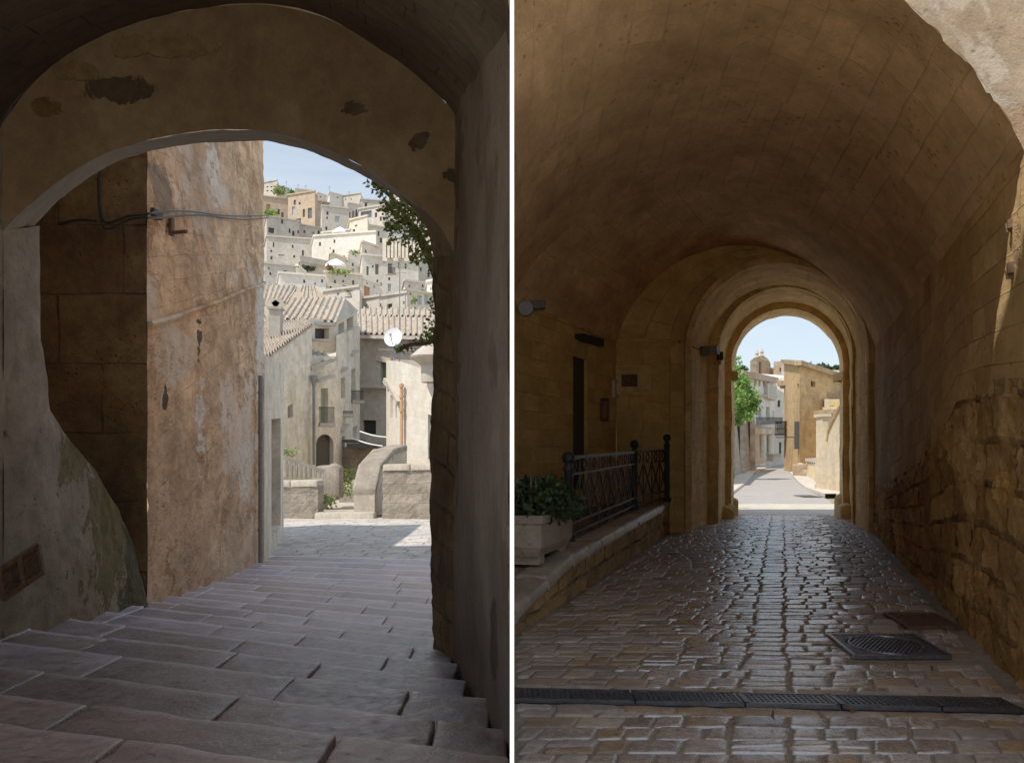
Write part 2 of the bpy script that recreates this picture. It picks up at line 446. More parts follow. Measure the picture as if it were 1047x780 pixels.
# ================================================================ materials in use
M = {}
M['plaster_left'] = stone('grey_plaster', (.34, .29, .23), (.40, .34, .27), bw=0, rough=.85, stain=(.17, .12, .08), stain_amt=.6, grain=.35, pits=.1, vary=.2,
    low=((.13, .11, .08), .1, 1.4, .6), mot=((.27, .21, .15), .9, .56),
    patches=[(P(15, 444, 6.6), (.07, .6, .16), (.10, .075, .05))], gain=1.35)
pc = [(P(122, 90, 6.15), (.30, .5, .10), (.09, .065, .04)), (P(42, 110, 6.15), (.14, .5, .09), (.14, .08, .03)),
      (P(360, 108, 6.15), (.13, .5, .07), (.10, .07, .04)), (P(428, 142, 6.15), (.10, .5, .09), (.09, .06, .035)), (P(462, 178, 6.15), (.07, .5, .06), (.07, .05, .03)),
      (P(160, 45, 6.15), (.5, .5, .08), (.25, .16, .07)), (P(75, 70, 6.15), (.2, .5, .07), (.23, .15, .065))]
M['plaster_arch'] = stone('ochre_grey_plaster', (.28, .18, .095), (.34, .225, .125), bw=0, rough=.85, stain=(.09, .06, .035), stain_amt=.7, stain_scale=.9, grain=.4, pits=.15, vary=.3, mot=((.27, .17, .07), .8, .6), patches=pc, gain=0.68)
M['intrados'] = stone('pale_arch_plaster', (.38, .33, .26), (.44, .39, .31), bw=0, rough=.85, stain=(.2, .15, .1), stain_amt=.4, grain=.35, pits=.2, vary=.25, patches=[(P(458, 235, 6.5), (.35, .7, .45), (.17, .12, .075))], gain=0.85)
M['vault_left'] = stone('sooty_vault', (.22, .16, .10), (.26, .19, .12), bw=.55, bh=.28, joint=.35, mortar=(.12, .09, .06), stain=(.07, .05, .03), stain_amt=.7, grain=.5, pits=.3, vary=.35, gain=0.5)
M['jamb_rough'] = stone('bare_rubble_jamb', (.24, .15, .07), (.32, .21, .11), bw=.42, bh=.26, ms=.02, warp=.12, mortar=(.08, .055, .03), stain=(.06, .04, .025), stain_amt=.8, grain=1, pits=.8, vary=.4, gain=0.65)
M['wall_right_plaster'] = stone('worn_plaster', (.27, .20, .15), (.33, .25, .19), bw=0, rough=.85, stain=(.14, .09, .055), stain_amt=.75, stain_scale=.8, grain=.5, pits=.3, vary=.3,
    low=((.13, .08, .05), .2, 1.2, .7), mot=((.19, .13, .085), 1.1, .58),
    patches=[(P(474, 330, 6.1), (.25, .42, 1.2), (.17, .10, .05)), (P(478, 560, 5.6), (.03, .2, .25), (.11, .07, .045)), (P(506, 650, 3.9), (.03, .2, .22), (.10, .065, .04)), (P(472, 440, 6.05), (.06, .3, .6), (.14, .09, .05))], gain=0.62)
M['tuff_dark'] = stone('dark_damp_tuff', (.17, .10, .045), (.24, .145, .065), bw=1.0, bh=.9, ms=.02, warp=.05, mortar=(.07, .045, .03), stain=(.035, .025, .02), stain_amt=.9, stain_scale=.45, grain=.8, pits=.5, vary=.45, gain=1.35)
M['tuff_big'] = stone('weathered_tuff_wall', (.56, .34, .18), (.68, .46, .28), bw=.62, bh=.36, ms=.010, joint=.3, warp=.06, mortar=(.33, .21, .11), stain=(.26, .15, .07), stain_amt=.65, stain_scale=.5, grain=1.3, pits=1.0, vary=.5,
    low=((.24, .19, .15), -1.4, 2.4, .7), mot=((.57, .47, .37), .45, .53),
    patches=[(P(165, 190, 10.5), (.5, .6, .3), (.22, .16, .10)), (P(205, 170, 14), (.25, .9, .7), (.58, .50, .42)), (P(196, 430, 13), (.14, .5, 1.3), (.56, .5, .43)), (P(262, 330, 20.5), (.25, .7, 1.8), (.55, .5, .44)), (P(245, 480, 18), (.5, 1.0, .9), (.5, .43, .35)), (P(161, 408, 10.7), (.3, .16, .14), (.04, .03, .02)), (P(192, 352, 13), (.3, .2, .4), (.05, .04, .03))],  # near-black patches paint the shade inside putlog holes
    erode=((.25, .13, .055), 3.6, .50), ps=(1, .35, 1), gain=1.2)
M['moss_plaster'] = stone('mossy_plaster_foot', (.38, .31, .235), (.44, .365, .28), bw=0, rough=.9, stain=(.17, .13, .06), stain_amt=.65, stain_scale=.5, low=((.17, .14, .09), .0, 1.9, .75), grain=.6, pits=.3, vary=.4, mot=((.31, .24, .16), .8, .57),
    patches=[(P(112, 520, 8.7), (.75, 1.2, 1.1), (.12, .10, .03)), (P(143, 585, 9.4), (.45, .7, .8), (.05, .05, .018)), (P(85, 470, 7.6), (.35, .6, .3), (.14, .11, .04)), (P(15, 444, 6.4), (.03, .3, .07), (.10, .075, .05))], gain=0.9)
M['white'] = plain('white_paint', (.95, .95, .94), .7, var=.01, bump=.02)
M['iron'] = plain('dark_iron', (.018, .016, .015), .65, 0)
M['cover'] = plain('worn_cover_iron', (.17, .165, .18), .33, .7, var=.4, scale=25, bump=.3)
M['rust'] = plain('rusty_iron', (.12, .06, .03), .8, .2, var=.5)
M['pipe_grey'] = plain('grey_zinc_pipe', (.20, .20, .20), .5, .3)
M['cable'] = plain('black_cable', (.04, .035, .03), .7)
M['terracotta'] = plain('terracotta_pipe', (.50, .28, .14), .8, var=.35)
M['limestone'] = stone('pale_limestone', (.44, .38, .30), (.52, .46, .37), bw=.5, bh=.28, joint=.4, mortar=(.36, .3, .23), stain=(.25, .2, .14), stain_amt=.5, vary=.25)
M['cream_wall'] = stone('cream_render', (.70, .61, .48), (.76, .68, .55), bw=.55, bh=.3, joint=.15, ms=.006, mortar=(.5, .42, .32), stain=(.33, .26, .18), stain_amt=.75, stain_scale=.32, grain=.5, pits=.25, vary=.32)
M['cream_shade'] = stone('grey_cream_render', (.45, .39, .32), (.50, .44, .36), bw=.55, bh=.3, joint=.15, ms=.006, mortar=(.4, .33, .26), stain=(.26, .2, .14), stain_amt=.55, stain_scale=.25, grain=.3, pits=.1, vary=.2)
M['white_house'] = stone('whitewashed_stone', (.66, .60, .50), (.72, .66, .56), bw=.5, bh=.28, joint=.3, ms=.01, mortar=(.5, .42, .3), stain=(.45, .34, .2), stain_amt=.5, stain_scale=.3, grain=.4, pits=.2, vary=.16)
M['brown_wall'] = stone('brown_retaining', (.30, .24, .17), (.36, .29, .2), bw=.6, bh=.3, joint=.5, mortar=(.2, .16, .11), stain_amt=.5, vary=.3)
M['far_white'] = stone('far_white_render', (.74, .68, .59), (.80, .74, .65), bw=0, stain=(.40, .34, .26), stain_amt=.45, stain_scale=.1, grain=.2, pits=0, vary=.2, gain=1.06)
M['far_cream'] = stone('far_cream_render', (.70, .60, .46), (.76, .67, .53), bw=0, stain=(.38, .3, .2), stain_amt=.5, stain_scale=.1, grain=.2, pits=0, vary=.2, gain=1.0)
M['far_grey'] = stone('far_grey_render', (.52, .46, .39), (.60, .54, .46), bw=0, stain=(.24, .2, .16), stain_amt=.55, stain_scale=.1, grain=.2, pits=0, vary=.22)
M['far_tan'] = stone('far_tan_stone', (.45, .32, .21), (.52, .39, .27), bw=0, stain=(.28, .2, .13), stain_amt=.5, stain_scale=.1, grain=.2, pits=0, vary=.2)
M['tiles'] = stone('old_clay_tiles', (.37, .32, .26), (.52, .46, .38), bw=.3, bh=.42, ms=.02, joint=.6, mortar=(.22, .17, .12), stain=(.2, .15, .1), stain_amt=.7, stain_scale=.9, grain=.6, pits=.3, vary=.4, mot=((.44, .30, .19), 2.2, .55))
M['hill'] = stone('dry_hillside', (.30, .26, .18), (.36, .31, .22), bw=0, stain=(.10, .12, .05), stain_amt=.8, stain_scale=.06, grain=.3, pits=0, vary=.3)
M['leaf_fig'] = leafmat('fig_leaves', (.12, .19, .04), (.30, .38, .10))
M['leaf_dark'] = leafmat('shrub_leaves', (.02, .04, .012), (.055, .085, .025))
M['leaf_bright'] = leafmat('fresh_leaves', (.08, .20, .02), (.20, .36, .05))
M['leaf_red'] = leafmat('autumn_leaves', (.10, .08, .02), (.28, .10, .04))
M['bark'] = plain('bark', (.12, .09, .06), .9)
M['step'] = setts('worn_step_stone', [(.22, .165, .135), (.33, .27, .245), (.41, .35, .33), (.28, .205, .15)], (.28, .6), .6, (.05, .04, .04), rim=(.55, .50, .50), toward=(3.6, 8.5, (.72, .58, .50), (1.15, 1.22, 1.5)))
WM['green'] = plain('green_shutter', (.10, .15, .09), .6); WM['frame_green'] = plain('green_frame', (.16, .22, .13), .6)
WM['shutter'] = plain('sage_shutter', (.27, .31, .20), .6, bump=.3); WM['frame_shutter'] = plain('sage_frame', (.33, .36, .25), .6)
WM['pale'] = plain('blue_grey_shutter', (.33, .40, .46), .6); WM['frame_pale'] = plain('pale_frame', (.6, .6, .58), .6)
WM['dark'] = plain('dark_window', (.022, .02, .02), .5); WM['void'] = plain('unlit_opening', (.05, .04, .03), .9)
WM['glass'] = plain('window_glass', (.08, .09, .10), .12); WM['frame_glass'] = plain('wood_frame', (.22, .17, .12), .6)
WM['door'] = plain('brown_plank_door', (.16, .10, .06), .7, bump=.4)
WM['orange'] = plain('orange_wood', (.42, .20, .07), .7)
WM['frame_orange'] = WM['orange']; WM['frame_door'] = WM['door']

# ================================================================ LEFT: stepped passage
YF, YB = 6.2, 6.8
inner_px = [(4, 236), (30, 210), (75, 175), (125, 150), (190, 136), (240, 132.5), (285, 137), (325, 149), (375, 173), (415, 200), (448, 230), (466, 262)]
back_px = [(35, 231), (65, 200), (100, 176), (150, 156), (200, 147), (262, 144.5), (295, 149), (325, 157), (375, 182), (410, 204), (434, 226), (443, 262)]
outer_px = [(-6, 140), (30, 90), (75, 52), (150, 20), (250, 5), (325, 16), (380, 44), (425, 76), (460, 110), (471, 128)]
innerC = catmull([P(x, y, YF) for x, y in inner_px]); backC = catmull([P(x, y, YB) for x, y in back_px]); outerC = catmull([P(x, y, YF) for x, y in outer_px])
passage = thing('vaulted_passage', 'dark plastered vaulted passage whose round arch frames the stepped lane and hill town', 'passage')
def wx(Y): return -.008-.137*(Y-3.3)                 # right wall of the passage
m = MB(); loft(m, [innerC, outerC], 90, 14, .012, 1.2); m.build('arch_face', M['plaster_arch'], passage, True)
m = MB(); loft(m, [innerC, backC], 110, 10, .012, 2.2); m.build('arch_soffit', M['intrados'], passage, True)
# vault running back over the camera side, falling slightly towards it
def vsec(Y):
    d = YF-Y
    return [Vector((min(p.x+.137*d, -.009), Y, p.z-.27*d)) for p in outerC]
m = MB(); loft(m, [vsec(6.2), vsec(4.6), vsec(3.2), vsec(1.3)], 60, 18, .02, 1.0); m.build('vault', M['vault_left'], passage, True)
# right wall with bare jamb
def crease(Y): return 4.0-.29*(YF-Y)+.06
m = MB()
def rw(u, v):
    Y = lerp(3.3, YF+.15, u); return (wx(Y), Y, lerp(-.8, crease(Y), v))
rough_grid(m, rw, 60, 90, (2.9, 4.5), (-1, 0, 0), .02, 1.3, seed=3)
m.build('side_wall', M['wall_right_plaster'], passage, True)
m = MB()
z1 = Z(262, YF)
def jr(u, v):
    a = Vector((wx(YF)+.03, YF-.03, 0)); b = Vector((X(441.5, YB), YB, 0)); p = a.lerp(b, u)
    zt = lerp(Z(258, YF), Z(240, YB), u)
    bev = .045*max(0, 1-min(u, 1)/.12)**2
    return (p.x-bev*.0+.04*math.sin(v*9)*(.3 if u > .5 else 0), p.y, lerp(-1.2, zt, v))
rough_grid(m, jr, 22, 110, (.7, 4.2), (-1, -.2, 0), .022, 4.0, seed=11)
m.build('bare_jamb', M['jamb_rough'], passage, True)
m = MB(); m.quad((X(465, YF), YF, z1-.02), (X(471, YF), YF, z1-.02), (X(471, YF), YF, Z(126, YF)), (X(466, YF), YF, z1)); m.build('arch_end', M['plaster_arch'], passage)
# left jamb + spreading mossy foot
xl = X(3, YF)
m = MB()
def lj(u, v):
    a = Vector((xl-.02, YF-.9, 0)) if u < 0 else Vector((xl, YF, 0)); b = Vector((X(46-6*v, YB), YB, 0)); p = a.lerp(b, u)
    zt = lerp(Z(236, YF), Z(231, YB), u); return (p.x, p.y, lerp(-.6, zt, v))
rough_grid(m, lj, 14, 60, (.7, 4), (1, 0, 0), .015, 1.4, seed=5)
m.quad((xl, 1.3, -1), (xl, YF, -1), (xl, YF, Z(140, YF)), (xl, 1.3, Z(140, YF)-1.3))
m.build('left_jamb', M['moss_plaster'], passage, True)
top = catmull([P(-8, 300, 6.17), P(20, 320, 6.42), P(43, 350, 6.72), P(50, 410, 6.86), P(70, 446, 7.3), P(100, 485, 8.1), P(130, 540, 9.0), P(144, 590, 9.6), P(153, 625, 9.8)])
mid = catmull([P(-12, 520, 6.12), P(22, 520, 6.36), P(38, 524, 6.6), P(48, 540, 6.75), P(75, 548, 7.3), P(100, 565, 8.0), P(125, 588, 8.8), P(142, 608, 9.4), P(153, 630, 9.8)])
bot = catmull([P(-14, 672, 6.0), P(18, 664, 6.4), P(45, 656, 6.9), P(75, 648, 7.5), P(105, 640, 8.2), P(130, 634, 9.0), P(146, 630, 9.5), P(156, 632, 9.8)])
m = MB(); loft(m, [top, mid, bot], 70, 26, .03, 1.6); m.build('mossy_foot', M['moss_plaster'], passage, True)
# unseen storeys over the passage, added and shaped to throw shade
m = MB()
m.box(-9, -.012, 1.8, 6.78, 5.25, 10.0)
m.box(-9, xl-.05, 1.3, 6.18, -1.5, 5.2)
m.build('shade_storey', M['plaster_left'], passage)
m = MB(); m.quad((xl-.3, YB+.003, Z(144, YB)+.5), (X(446, YB)+.4, YB+.003, Z(144, YB)+.5), (X(446, YB)+.4, YB+.003, 5.3), (xl-.3, YB+.003, 5.3)); m.build('outer_face', M['tuff_big'], passage)
place(passage)

# dividing wall between both passages: a thin wedge-ended plastered partition
part = thing('partition_wall', 'thin upright partition with a white front edge standing between the stepped passage and the cobbled tunnel', 'wall')
w = .0031; y0 = 1.4; y1 = 1.46
def slab(ya, yb, w):
    m = MB()
    for p, q in (((-w, ya), (w, ya-2*w*1.4)), ((w, ya-2*w*1.4), (w, yb)), ((w, yb), (-w, yb)), ((-w, yb), (-w, ya))):
        m.quad((*p, -.5), (*q, -.5), (*q, 5.2), (*p, 5.2))
    m.poly([(-w, ya, 5.2), (w, ya-.01, 5.2), (w, yb, 5.2), (-w, yb, 5.2)]); return m
slab(y0, y1, w).build('edge_trim', M['white'], part)
slab(y1+.02, 6.07, w*.95).build('panel', M['plaster_left'], part); place(part)

# vent grate in the left wall foot
vg = thing('vent_grate', 'rusty two-panel vent grate set low in the grey plaster wall', 'grate')
a, b, c, d = [Vector(P(*q)) for q in ((-4, 582, 6.12), (36, 556, 6.42), (41, 584, 6.42), (1, 611, 6.12))]
off = Vector((.05, -.06, .0)); a, b, c, d = a+off, b+off, c+off, d+off
fm = MB()
for p, q in ((a, b), (b, c), (c, d), (d, a), ((a+b)/2, (c+d)/2)): fm.bar(p, q, .03, .03)
fm.build('frame', M['rust'], vg)
fm = MB()
for k in range(1, 16): fm.bar(a.lerp(b, k/16), d.lerp(c, k/16), .006)
for k in range(1, 10): fm.bar(a.lerp(d, k/10), b.lerp(c, k/10), .008)
fm.build('grille', M['rust'], vg)
fm = MB(); o2 = Vector((-.02, .03, 0)); fm.quad(a+o2, b+o2, c+o2, d+o2); fm.build('void', WM['void'], vg); place(vg)

# stairs --------------------------------------------------------------
PY = [742, 713, 688, 670, 655, 643, 633, 625, 617, 610, 604, 598, 592, 587, 582, 577, 572, 567]
Hn = [1+.0917*n for n in range(18)]; Yn = [F*h/(p-HZ) for h, p in zip(Hn, PY)]
Hn = [1-.0917*2, 1-.0917]+Hn; Yn = [F*Hn[0]/(815-HZ), F*Hn[1]/(776-HZ)]+Yn
SL = [.33, .35, .36, .40, .43, .45, .48, .5, .5, .5, .48, .46, .44, .42, .4, .36, .32, .28, .26, .24]
m = MB(); X0 = lambda Y: X(260, Y)
prevY, prevS, prevX = 1.5, .33, X(260, 1.5)
sj = random.Random(3)
for n in range(20):
    Yc, S, Xc = Yn[n], SL[n], X0(Yn[n])
    line = lambda x, Yc=Yc, S=S, Xc=Xc: Yc-S*(x-Xc)
    pl = lambda x, Yc=prevY, S=prevS, Xc=prevX: Yc-S*(x-Xc)+.0
    xl0 = Xc-3.4-.11*Yc*.5 if n > 2 else xl-.3
    xr0 = .0
    x = xl0+sj.uniform(-.5, 0); z = EYE-Hn[n]
    while x < 1:
        L = sj.uniform(.55, 1.15)*(1 if Yc < 10 else 1.3); x2 = x+L
        yy = line(x2)
        lim = wx(yy)-.002 if yy < 6.5 else -.46
        if yy < 3.4: lim = -.011
        last = x2 > lim-.25
        if last: x2 = lim
        if x2-x > .1:
            zz = z+sj.uniform(-.006, .006)
            g = .006
            m.stone([(x+g, pl(x), zz), (x2-g, pl(x2), zz), (x2-g, line(x2), zz), (x+g, line(x), zz)], dome=.006, depth=.16, n=13, rnd=.006, edge=.015, seed=n*7+x, ns=.009, freq=7)
        x = x2
        if last: break
    prevY, prevS, prevX = Yc, S, Xc
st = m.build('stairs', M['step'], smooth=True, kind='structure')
m = MB()   # bedding under the blocks
pY, pS, pX = 1.2, .33, X(260, 1.2)
for n in range(20):
    Yc, S, Xc = Yn[n], SL[n], X0(Yn[n]); z = EYE-Hn[n]-.03
    q = []
    for xx, (a, b, c) in ((-9, (pY, pS, pX)), (-.45, (pY, pS, pX)), (-.45, (Yc, S, Xc)), (-9, (Yc, S, Xc))): q.append((xx, a-b*(xx-c), z))
    if Yc > 7: m.quad(*q)
    pY, pS, pX = Yc, S, Xc
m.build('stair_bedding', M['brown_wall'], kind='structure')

# landing (small square paved) ---------------------------------------
M['landing'] = stone('landing_paving', (.46, .425, .385), (.58, .535, .48), bw=.62, bh=.75, ms=.04, joint=.9, warp=.22, mortar=(.2, .18, .15), stain=(.15, .13, .12), stain_amt=.5, grain=.6, pits=.3, vary=.3, rough=.8)
zl = EYE-Hn[-1]-.06
m = MB(); m.grid(lambda u, v: (lerp(-16, 1.5, u), lerp(20.5, 38.9, v), zl+.03*fnoise(u*9, v*9, 0)), 40, 40, (17.5, 18.4)); m.build('landing', M['landing'], smooth=True, kind='structure')

# dark recessed wall + tall tuff building -------------------------------
CA = (-4.07, 9.8); CB = (-6.0, 21.3)
tb = thing('tall_stone_building', 'tall ochre tuff building with flaking wall on the left of the steps', 'building')
m = MB()
def fc(u, v):
    x = lerp(CA[0], CB[0], u)-.03*(1-v); y = lerp(CA[1], CB[1], u); return (x+ .05*(v-.5)*(1-u)*-1, y, lerp(-1.4, 10.5, v))
L = math.hypot(CB[0]-CA[0], CB[1]-CA[1])
i0 = len(m.v)
rough_grid(m, fc, 130, 150, (L, 13.9), (1, .17, 0), .035, 1.2, seed=9, fine=.6)
# courses follow the falling lane: shear the uv
m.uv = [tuple((a, b-.27*a) for a, b in f) for f in m.uv]
m.build('street_wall', M['tuff_big'], tb, True)
m = MB()
rough_grid(m, lambda u, v: (lerp(-9, CA[0]+.02*(1-v), u), 9.8-.01, lerp(-1.2, 10.5, v)), 50, 100, (5, 13.7), (0, -1, 0), .03, 1.3, seed=2)
m.build('end_wall', M['tuff_dark'], tb, True)
m = MB(); m.box(-12, CB[0]-.1, 21.0, 21.28, -1.4, 10.5); m.box(-12, CA[0]-.08, 9.9, 10.2, 10.2, 10.5); m.quad((-12, 9.8, 10.48), (CA[0], 9.8, 10.48), (CB[0], 21.3, 10.48), (-12, 21.3, 10.48)); m.build('roof_slab', M['tuff_big'], tb)
m = MB(); m.box(-12, -4.3, 6.82, 9.75, 5.5, 10.4); m.box(-12, -6.2, 6.84, 9.7, -1.5, 5.45); m.build('shade_infill', M['tuff_dark'], tb)  # unseen block added over the gap to keep sun off the steps
# string ledge rising along the wall
lp = [(152, 331, 9.85), (172, 325, 11), (195, 315, 12.8), (215, 308, 14.6), (240, 298, 17.2), (262, 292, 20.2), (270, 289, 21.2)]
m = MB(); pts = []
for px, py, Y in lp:
    u = (Y-9.8)/11.5; pts.append((lerp(CA[0], CB[0], u)+.03, Y, Z(py, Y)))
m.tube(catmull(pts, 4), .035, 6); m.build('string_ledge', M['tuff_big'], tb)
place(tb)
# putlog holes: no recess, their inner shade is painted as dark wall patches
def on_face(px):
    k = (px-CX)/F; t = (k*CA[1]-CA[0])/((CB[0]-CA[0])-k*(CB[1]-CA[1])); return t, lerp(CA[1], CB[1], t)
cb = thing('wall_cable', 'grey electric cable slung across the upper face of the tall ochre building', 'cable')
pts = []
for px, py in ((150, 222), (175, 221), (200, 221), (225, 223), (250, 224), (271, 223)):
    t, Y = on_face(px); pts.append((lerp(CA[0], CB[0], t)+.07, Y, Z(py, Y)))
pre = [P(101, 180, 9.72), P(101, 205, 9.72), P(104, 228, 9.72), P(112, 233, 9.7), P(130, 226, 9.7), P(146, 223, 9.7)]
for dz, nm in ((0, 'strand'), (.05, 'strand')):
    m = MB(); m.tube([(p[0]+dz*.3, p[1], p[2]+dz+.012*math.sin(i*.35+dz*40)) for i, p in enumerate(catmull([Vector(q) for q in pre+pts], 5))], .014, 6); m.build(nm, M['cable'], cb)
m = MB(); m.tube(catmull([P(60, 229, 9.72), P(80, 225, 9.7), P(98, 226, 9.7)], 4), .018, 6); m.build('strand', M['cable'], cb)
m = MB(); m.obox(P(157, 219, 10.1), (0, 1, 0), (1, 0, 0), (0, 0, 1), .25, .12, .08); m.build('junction', M['cable'], cb)
place(cb)
hk = thing('iron_hook', 'short rusty iron bracket sticking out of the ochre wall under the cable', 'bracket')
t, Y = on_face(172); px_ = lerp(CA[0], CB[0], t)
m = MB(); m.tube([(px_, Y, Z(229, Y)), (px_+.05, Y, Z(238, Y)), (px_+.26, Y-.1, Z(239, Y))], .025, 6); m.build('hook', M['rust'], hk)
m = MB(); m.obox((px_+.04, Y, Z(232, Y)), (0, 1, 0), (1, 0, 0), (0, 0, 1), .1, .04, .22); m.build('plate', M['rust'], hk); place(hk)
dp = thing('drainpipe', 'grey metal downpipe on the corner of the tall ochre building', 'pipe')
t, Y = on_face(262); x_ = lerp(CA[0], CB[0], t)+.1
m = MB(); m.tube([(x_, Y, Z(384, Y)), (x_+.0, Y, Z(575, Y))], .055, 10); m.build('pipe', M['pipe_grey'], dp)
for py in (400, 440, 490, 540):
    m = MB(); m.tube([(x_, Y, Z(py, Y)), (x_, Y, Z(py+3, Y))], .07, 10); m.build('clamp', M['pipe_grey'], dp)
place(dp)

# narrow building with the tall doorway beyond
D1 = (-6.0, 21.32); D2 = (-7.73, 29.8)
db = building('doorway_building', 'narrow low sunlit building with a tall brown doorway beyond the drainpipe', 'building',
    [(D1[0], D1[1], -1.2, Z(362, D1[1])), (D2[0], D2[1], -1.2, Z(374, D2[1])), (-13, 29.8, -1.2, 5), (-13, 21.32, -1.2, 5)],
    M['cream_wall'], {0: [(277.5, 428, 287, 543, 'door')]}, reveal=.35)
m = MB(); m.box(-13, -9.1, 21.4, 29.7, 4.9, 9.8); m.build('shade_block', M['cream_wall'], db)  # unseen block added behind to cast shade on the landing
place(db)
# ================================================================ LEFT: square, parapets, houses
gz = zl
def wallbox(name, label, cat, pts, z0, tops, thick, mat, cap=None, group=None):
    """low wall along plan points, uneven coping"""
    root = thing(name, label, cat, group)
    m = MB()
    for (a, ta), (b, tb_) in zip(zip(pts, tops), list(zip(pts, tops))[1:]):
        d = Vector((b[0]-a[0], b[1]-a[1], 0)); n = Vector((-d.y, d.x, 0)).normalized()*thick
        if n.y < 0: n = -n
        A, B = Vector((*a, z0)), Vector((*b, z0)); L = d.length; k = max(4, int(L/.12))
        At, Bt = Vector((*a, ta)), Vector((*b, tb_))
        rough_grid(m, lambda u, v: A.lerp(B, u)*(1-v)+At.lerp(Bt, u)*v, k, max(4, int((ta-z0)/.12)), (L, ta-z0), (-n.x, -n.y, 0), .05, 1.6)
        m.quad(A, A+n, At+n, At); m.quad(B, B+n, Bt+n, Bt); m.quad(At, Bt, Bt+n, At+n); m.quad(A+n, B+n, Bt+n, At+n)
    m.build('masonry', mat, root)
    m = MB()
    for (a, ta), (b, tb_) in zip(zip(pts, tops), list(zip(pts, tops))[1:]):
        d = Vector((b[0]-a[0], b[1]-a[1], 0)); n = Vector((-d.y, d.x, 0)).normalized()
        if n.y < 0: n = -n
        L = d.length; c = max(1, int(L/1.1)); cs = min(.3, thick*.6)
        for i in range(c):
            p = Vector((*a, ta)).lerp(Vector((*b, tb_)), i/c); q = Vector((*a, ta)).lerp(Vector((*b, tb_)), (i+1)/c)
            m.stone([p-n*.07+Vector((0, 0, cs*.6)), q-n*.07+Vector((0, 0, cs*.6)), q+n*(thick+.07)+Vector((0, 0, cs*.6)), p+n*(thick+.07)+Vector((0, 0, cs*.6))], dome=.05, depth=cs*.75, n=7, rnd=.02, edge=.12, seed=i)
    m.build('coping', cap or mat, root, True)
    place(root); return root
Yp = 38.0
M['parapet'] = stone('parapet_rubble', (.25, .21, .165), (.34, .29, .23), bw=.75, bh=.42, ms=.03, warp=.1, joint=.9, mortar=(.24, .2, .15), stain=(.22, .19, .15), stain_amt=.6, grain=.9, pits=.6, vary=.3)
wallbox('parapet', 'low stone parapet block under the railing left of the sunlit steps', 'wall',
    [(X(270, Yp), Yp), (X(325, Yp), Yp)], gz-.2, [Z(497, Yp), Z(496, Yp)], 1.2, M['parapet'], M['limestone'])
wallbox('parapet', 'broad weathered parapet wall with flat coping right of the sunlit opening', 'wall',
    [(X(391, Yp), Yp), (X(450, Yp), Yp-.6)], gz-.2, [Z(480, Yp), Z(479, Yp-.6)], 1.4, M['parapet'], M['limestone'])
wallbox('ramp_wall', 'sloping stone stair wall rising behind the broad right parapet', 'wall',
    [(X(383, Yp+.4), Yp+.4), (X(389, Yp+2), Yp+2), (X(402, Yp+4), Yp+4), (X(416, Yp+5), Yp+5)], gz-.3, [Z(505, Yp), Z(478, Yp+2), Z(463, Yp+4), Z(459, Yp+5)], .9, M['limestone'], M['parapet'])
# threshold slab and sunlit path
m = MB(); m.stone([(X(322, Yp), Yp-.1, gz+.22), (X(383, Yp), Yp-.1, gz+.22), (X(383, Yp), Yp+.9, gz+.22), (X(322, Yp), Yp+.9, gz+.22)], dome=.05, depth=.4, n=9, edge=.15)
o = m.build('threshold_step', M['limestone'], smooth=True); tag(o, 'long pale stone step between the two parapets', 'step')
m = MB(); m.grid(lambda u, v: (lerp(X(318, 39), X(396, 39), u)-.2*v*6*.5, lerp(38.8, 56, v), gz+.12+.7*v+.05*fnoise(u*5, v*9, 2)), 20, 30, (4, 17)); m.build('path', M['limestone'], kind='structure')
# railing on the left parapet: pale balusters
rl = thing('stone_railing', 'pale slanting balustrade on top of the left parapet', 'railing')
for a, b in (((289, 466), (330, 483)),):
    m = MB(); m.bar(P(289, 468, Yp+.5), P(331, 482, Yp+1.6), .14, .16); m.build('handrail', M['limestone'], rl)
    for k in range(9):
        px = 291+k*4.8; m = MB(); m.tube([P(px, 470+k*1.65, Yp+.5+k*.13), P(px, 488, Yp+.5+k*.13)], [.07, .09], 6); m.build('baluster', M['limestone'], rl)
place(rl)
# rubble and weeds behind the step
for k, (px, py, Y, s, lb) in enumerate(((335, 480, 41, .7, 'pale broken boulder beside the railing end'), (377, 492, 47, .9, 'squared ochre stone block at the head of the sunlit path'), (361, 499, 45, .7, 'small flat stone block left of the squared ochre block'))):
    m = MB(); c = Vector(P(px, py, Y))
    m.stone([c+Vector((-s, -s*.5, 0)), c+Vector((s, -s*.5, .1)), c+Vector((s, s*.6, .1)), c+Vector((-s, s*.6, -.1))], dome=.18, depth=1.3, n=8, edge=.3, ns=.08, freq=2)
    o = m.build('stone_block', M['parapet'], smooth=True); tag(o, lb, 'stone')
for px, py, Y, s, n, lb in ((331, 512, 39.6, .55, 260, 'dark green weed clump against the left parapet corner'), (352, 500, 42, .6, 240, 'low green weeds in the shade behind the parapets'), (357, 486, 50, .7, 200, 'pale green bush below the brown wall'), (297, 462, 44, .35, 80, 'tiny yellowish bush above the balustrade')):
    m = MB(); leaves(m, blob_pts(P(px, py, Y), (s, s*.6, s*.6), n), .16); o = m.build('weed', M['leaf_fig']); tag(o, lb, 'plant')

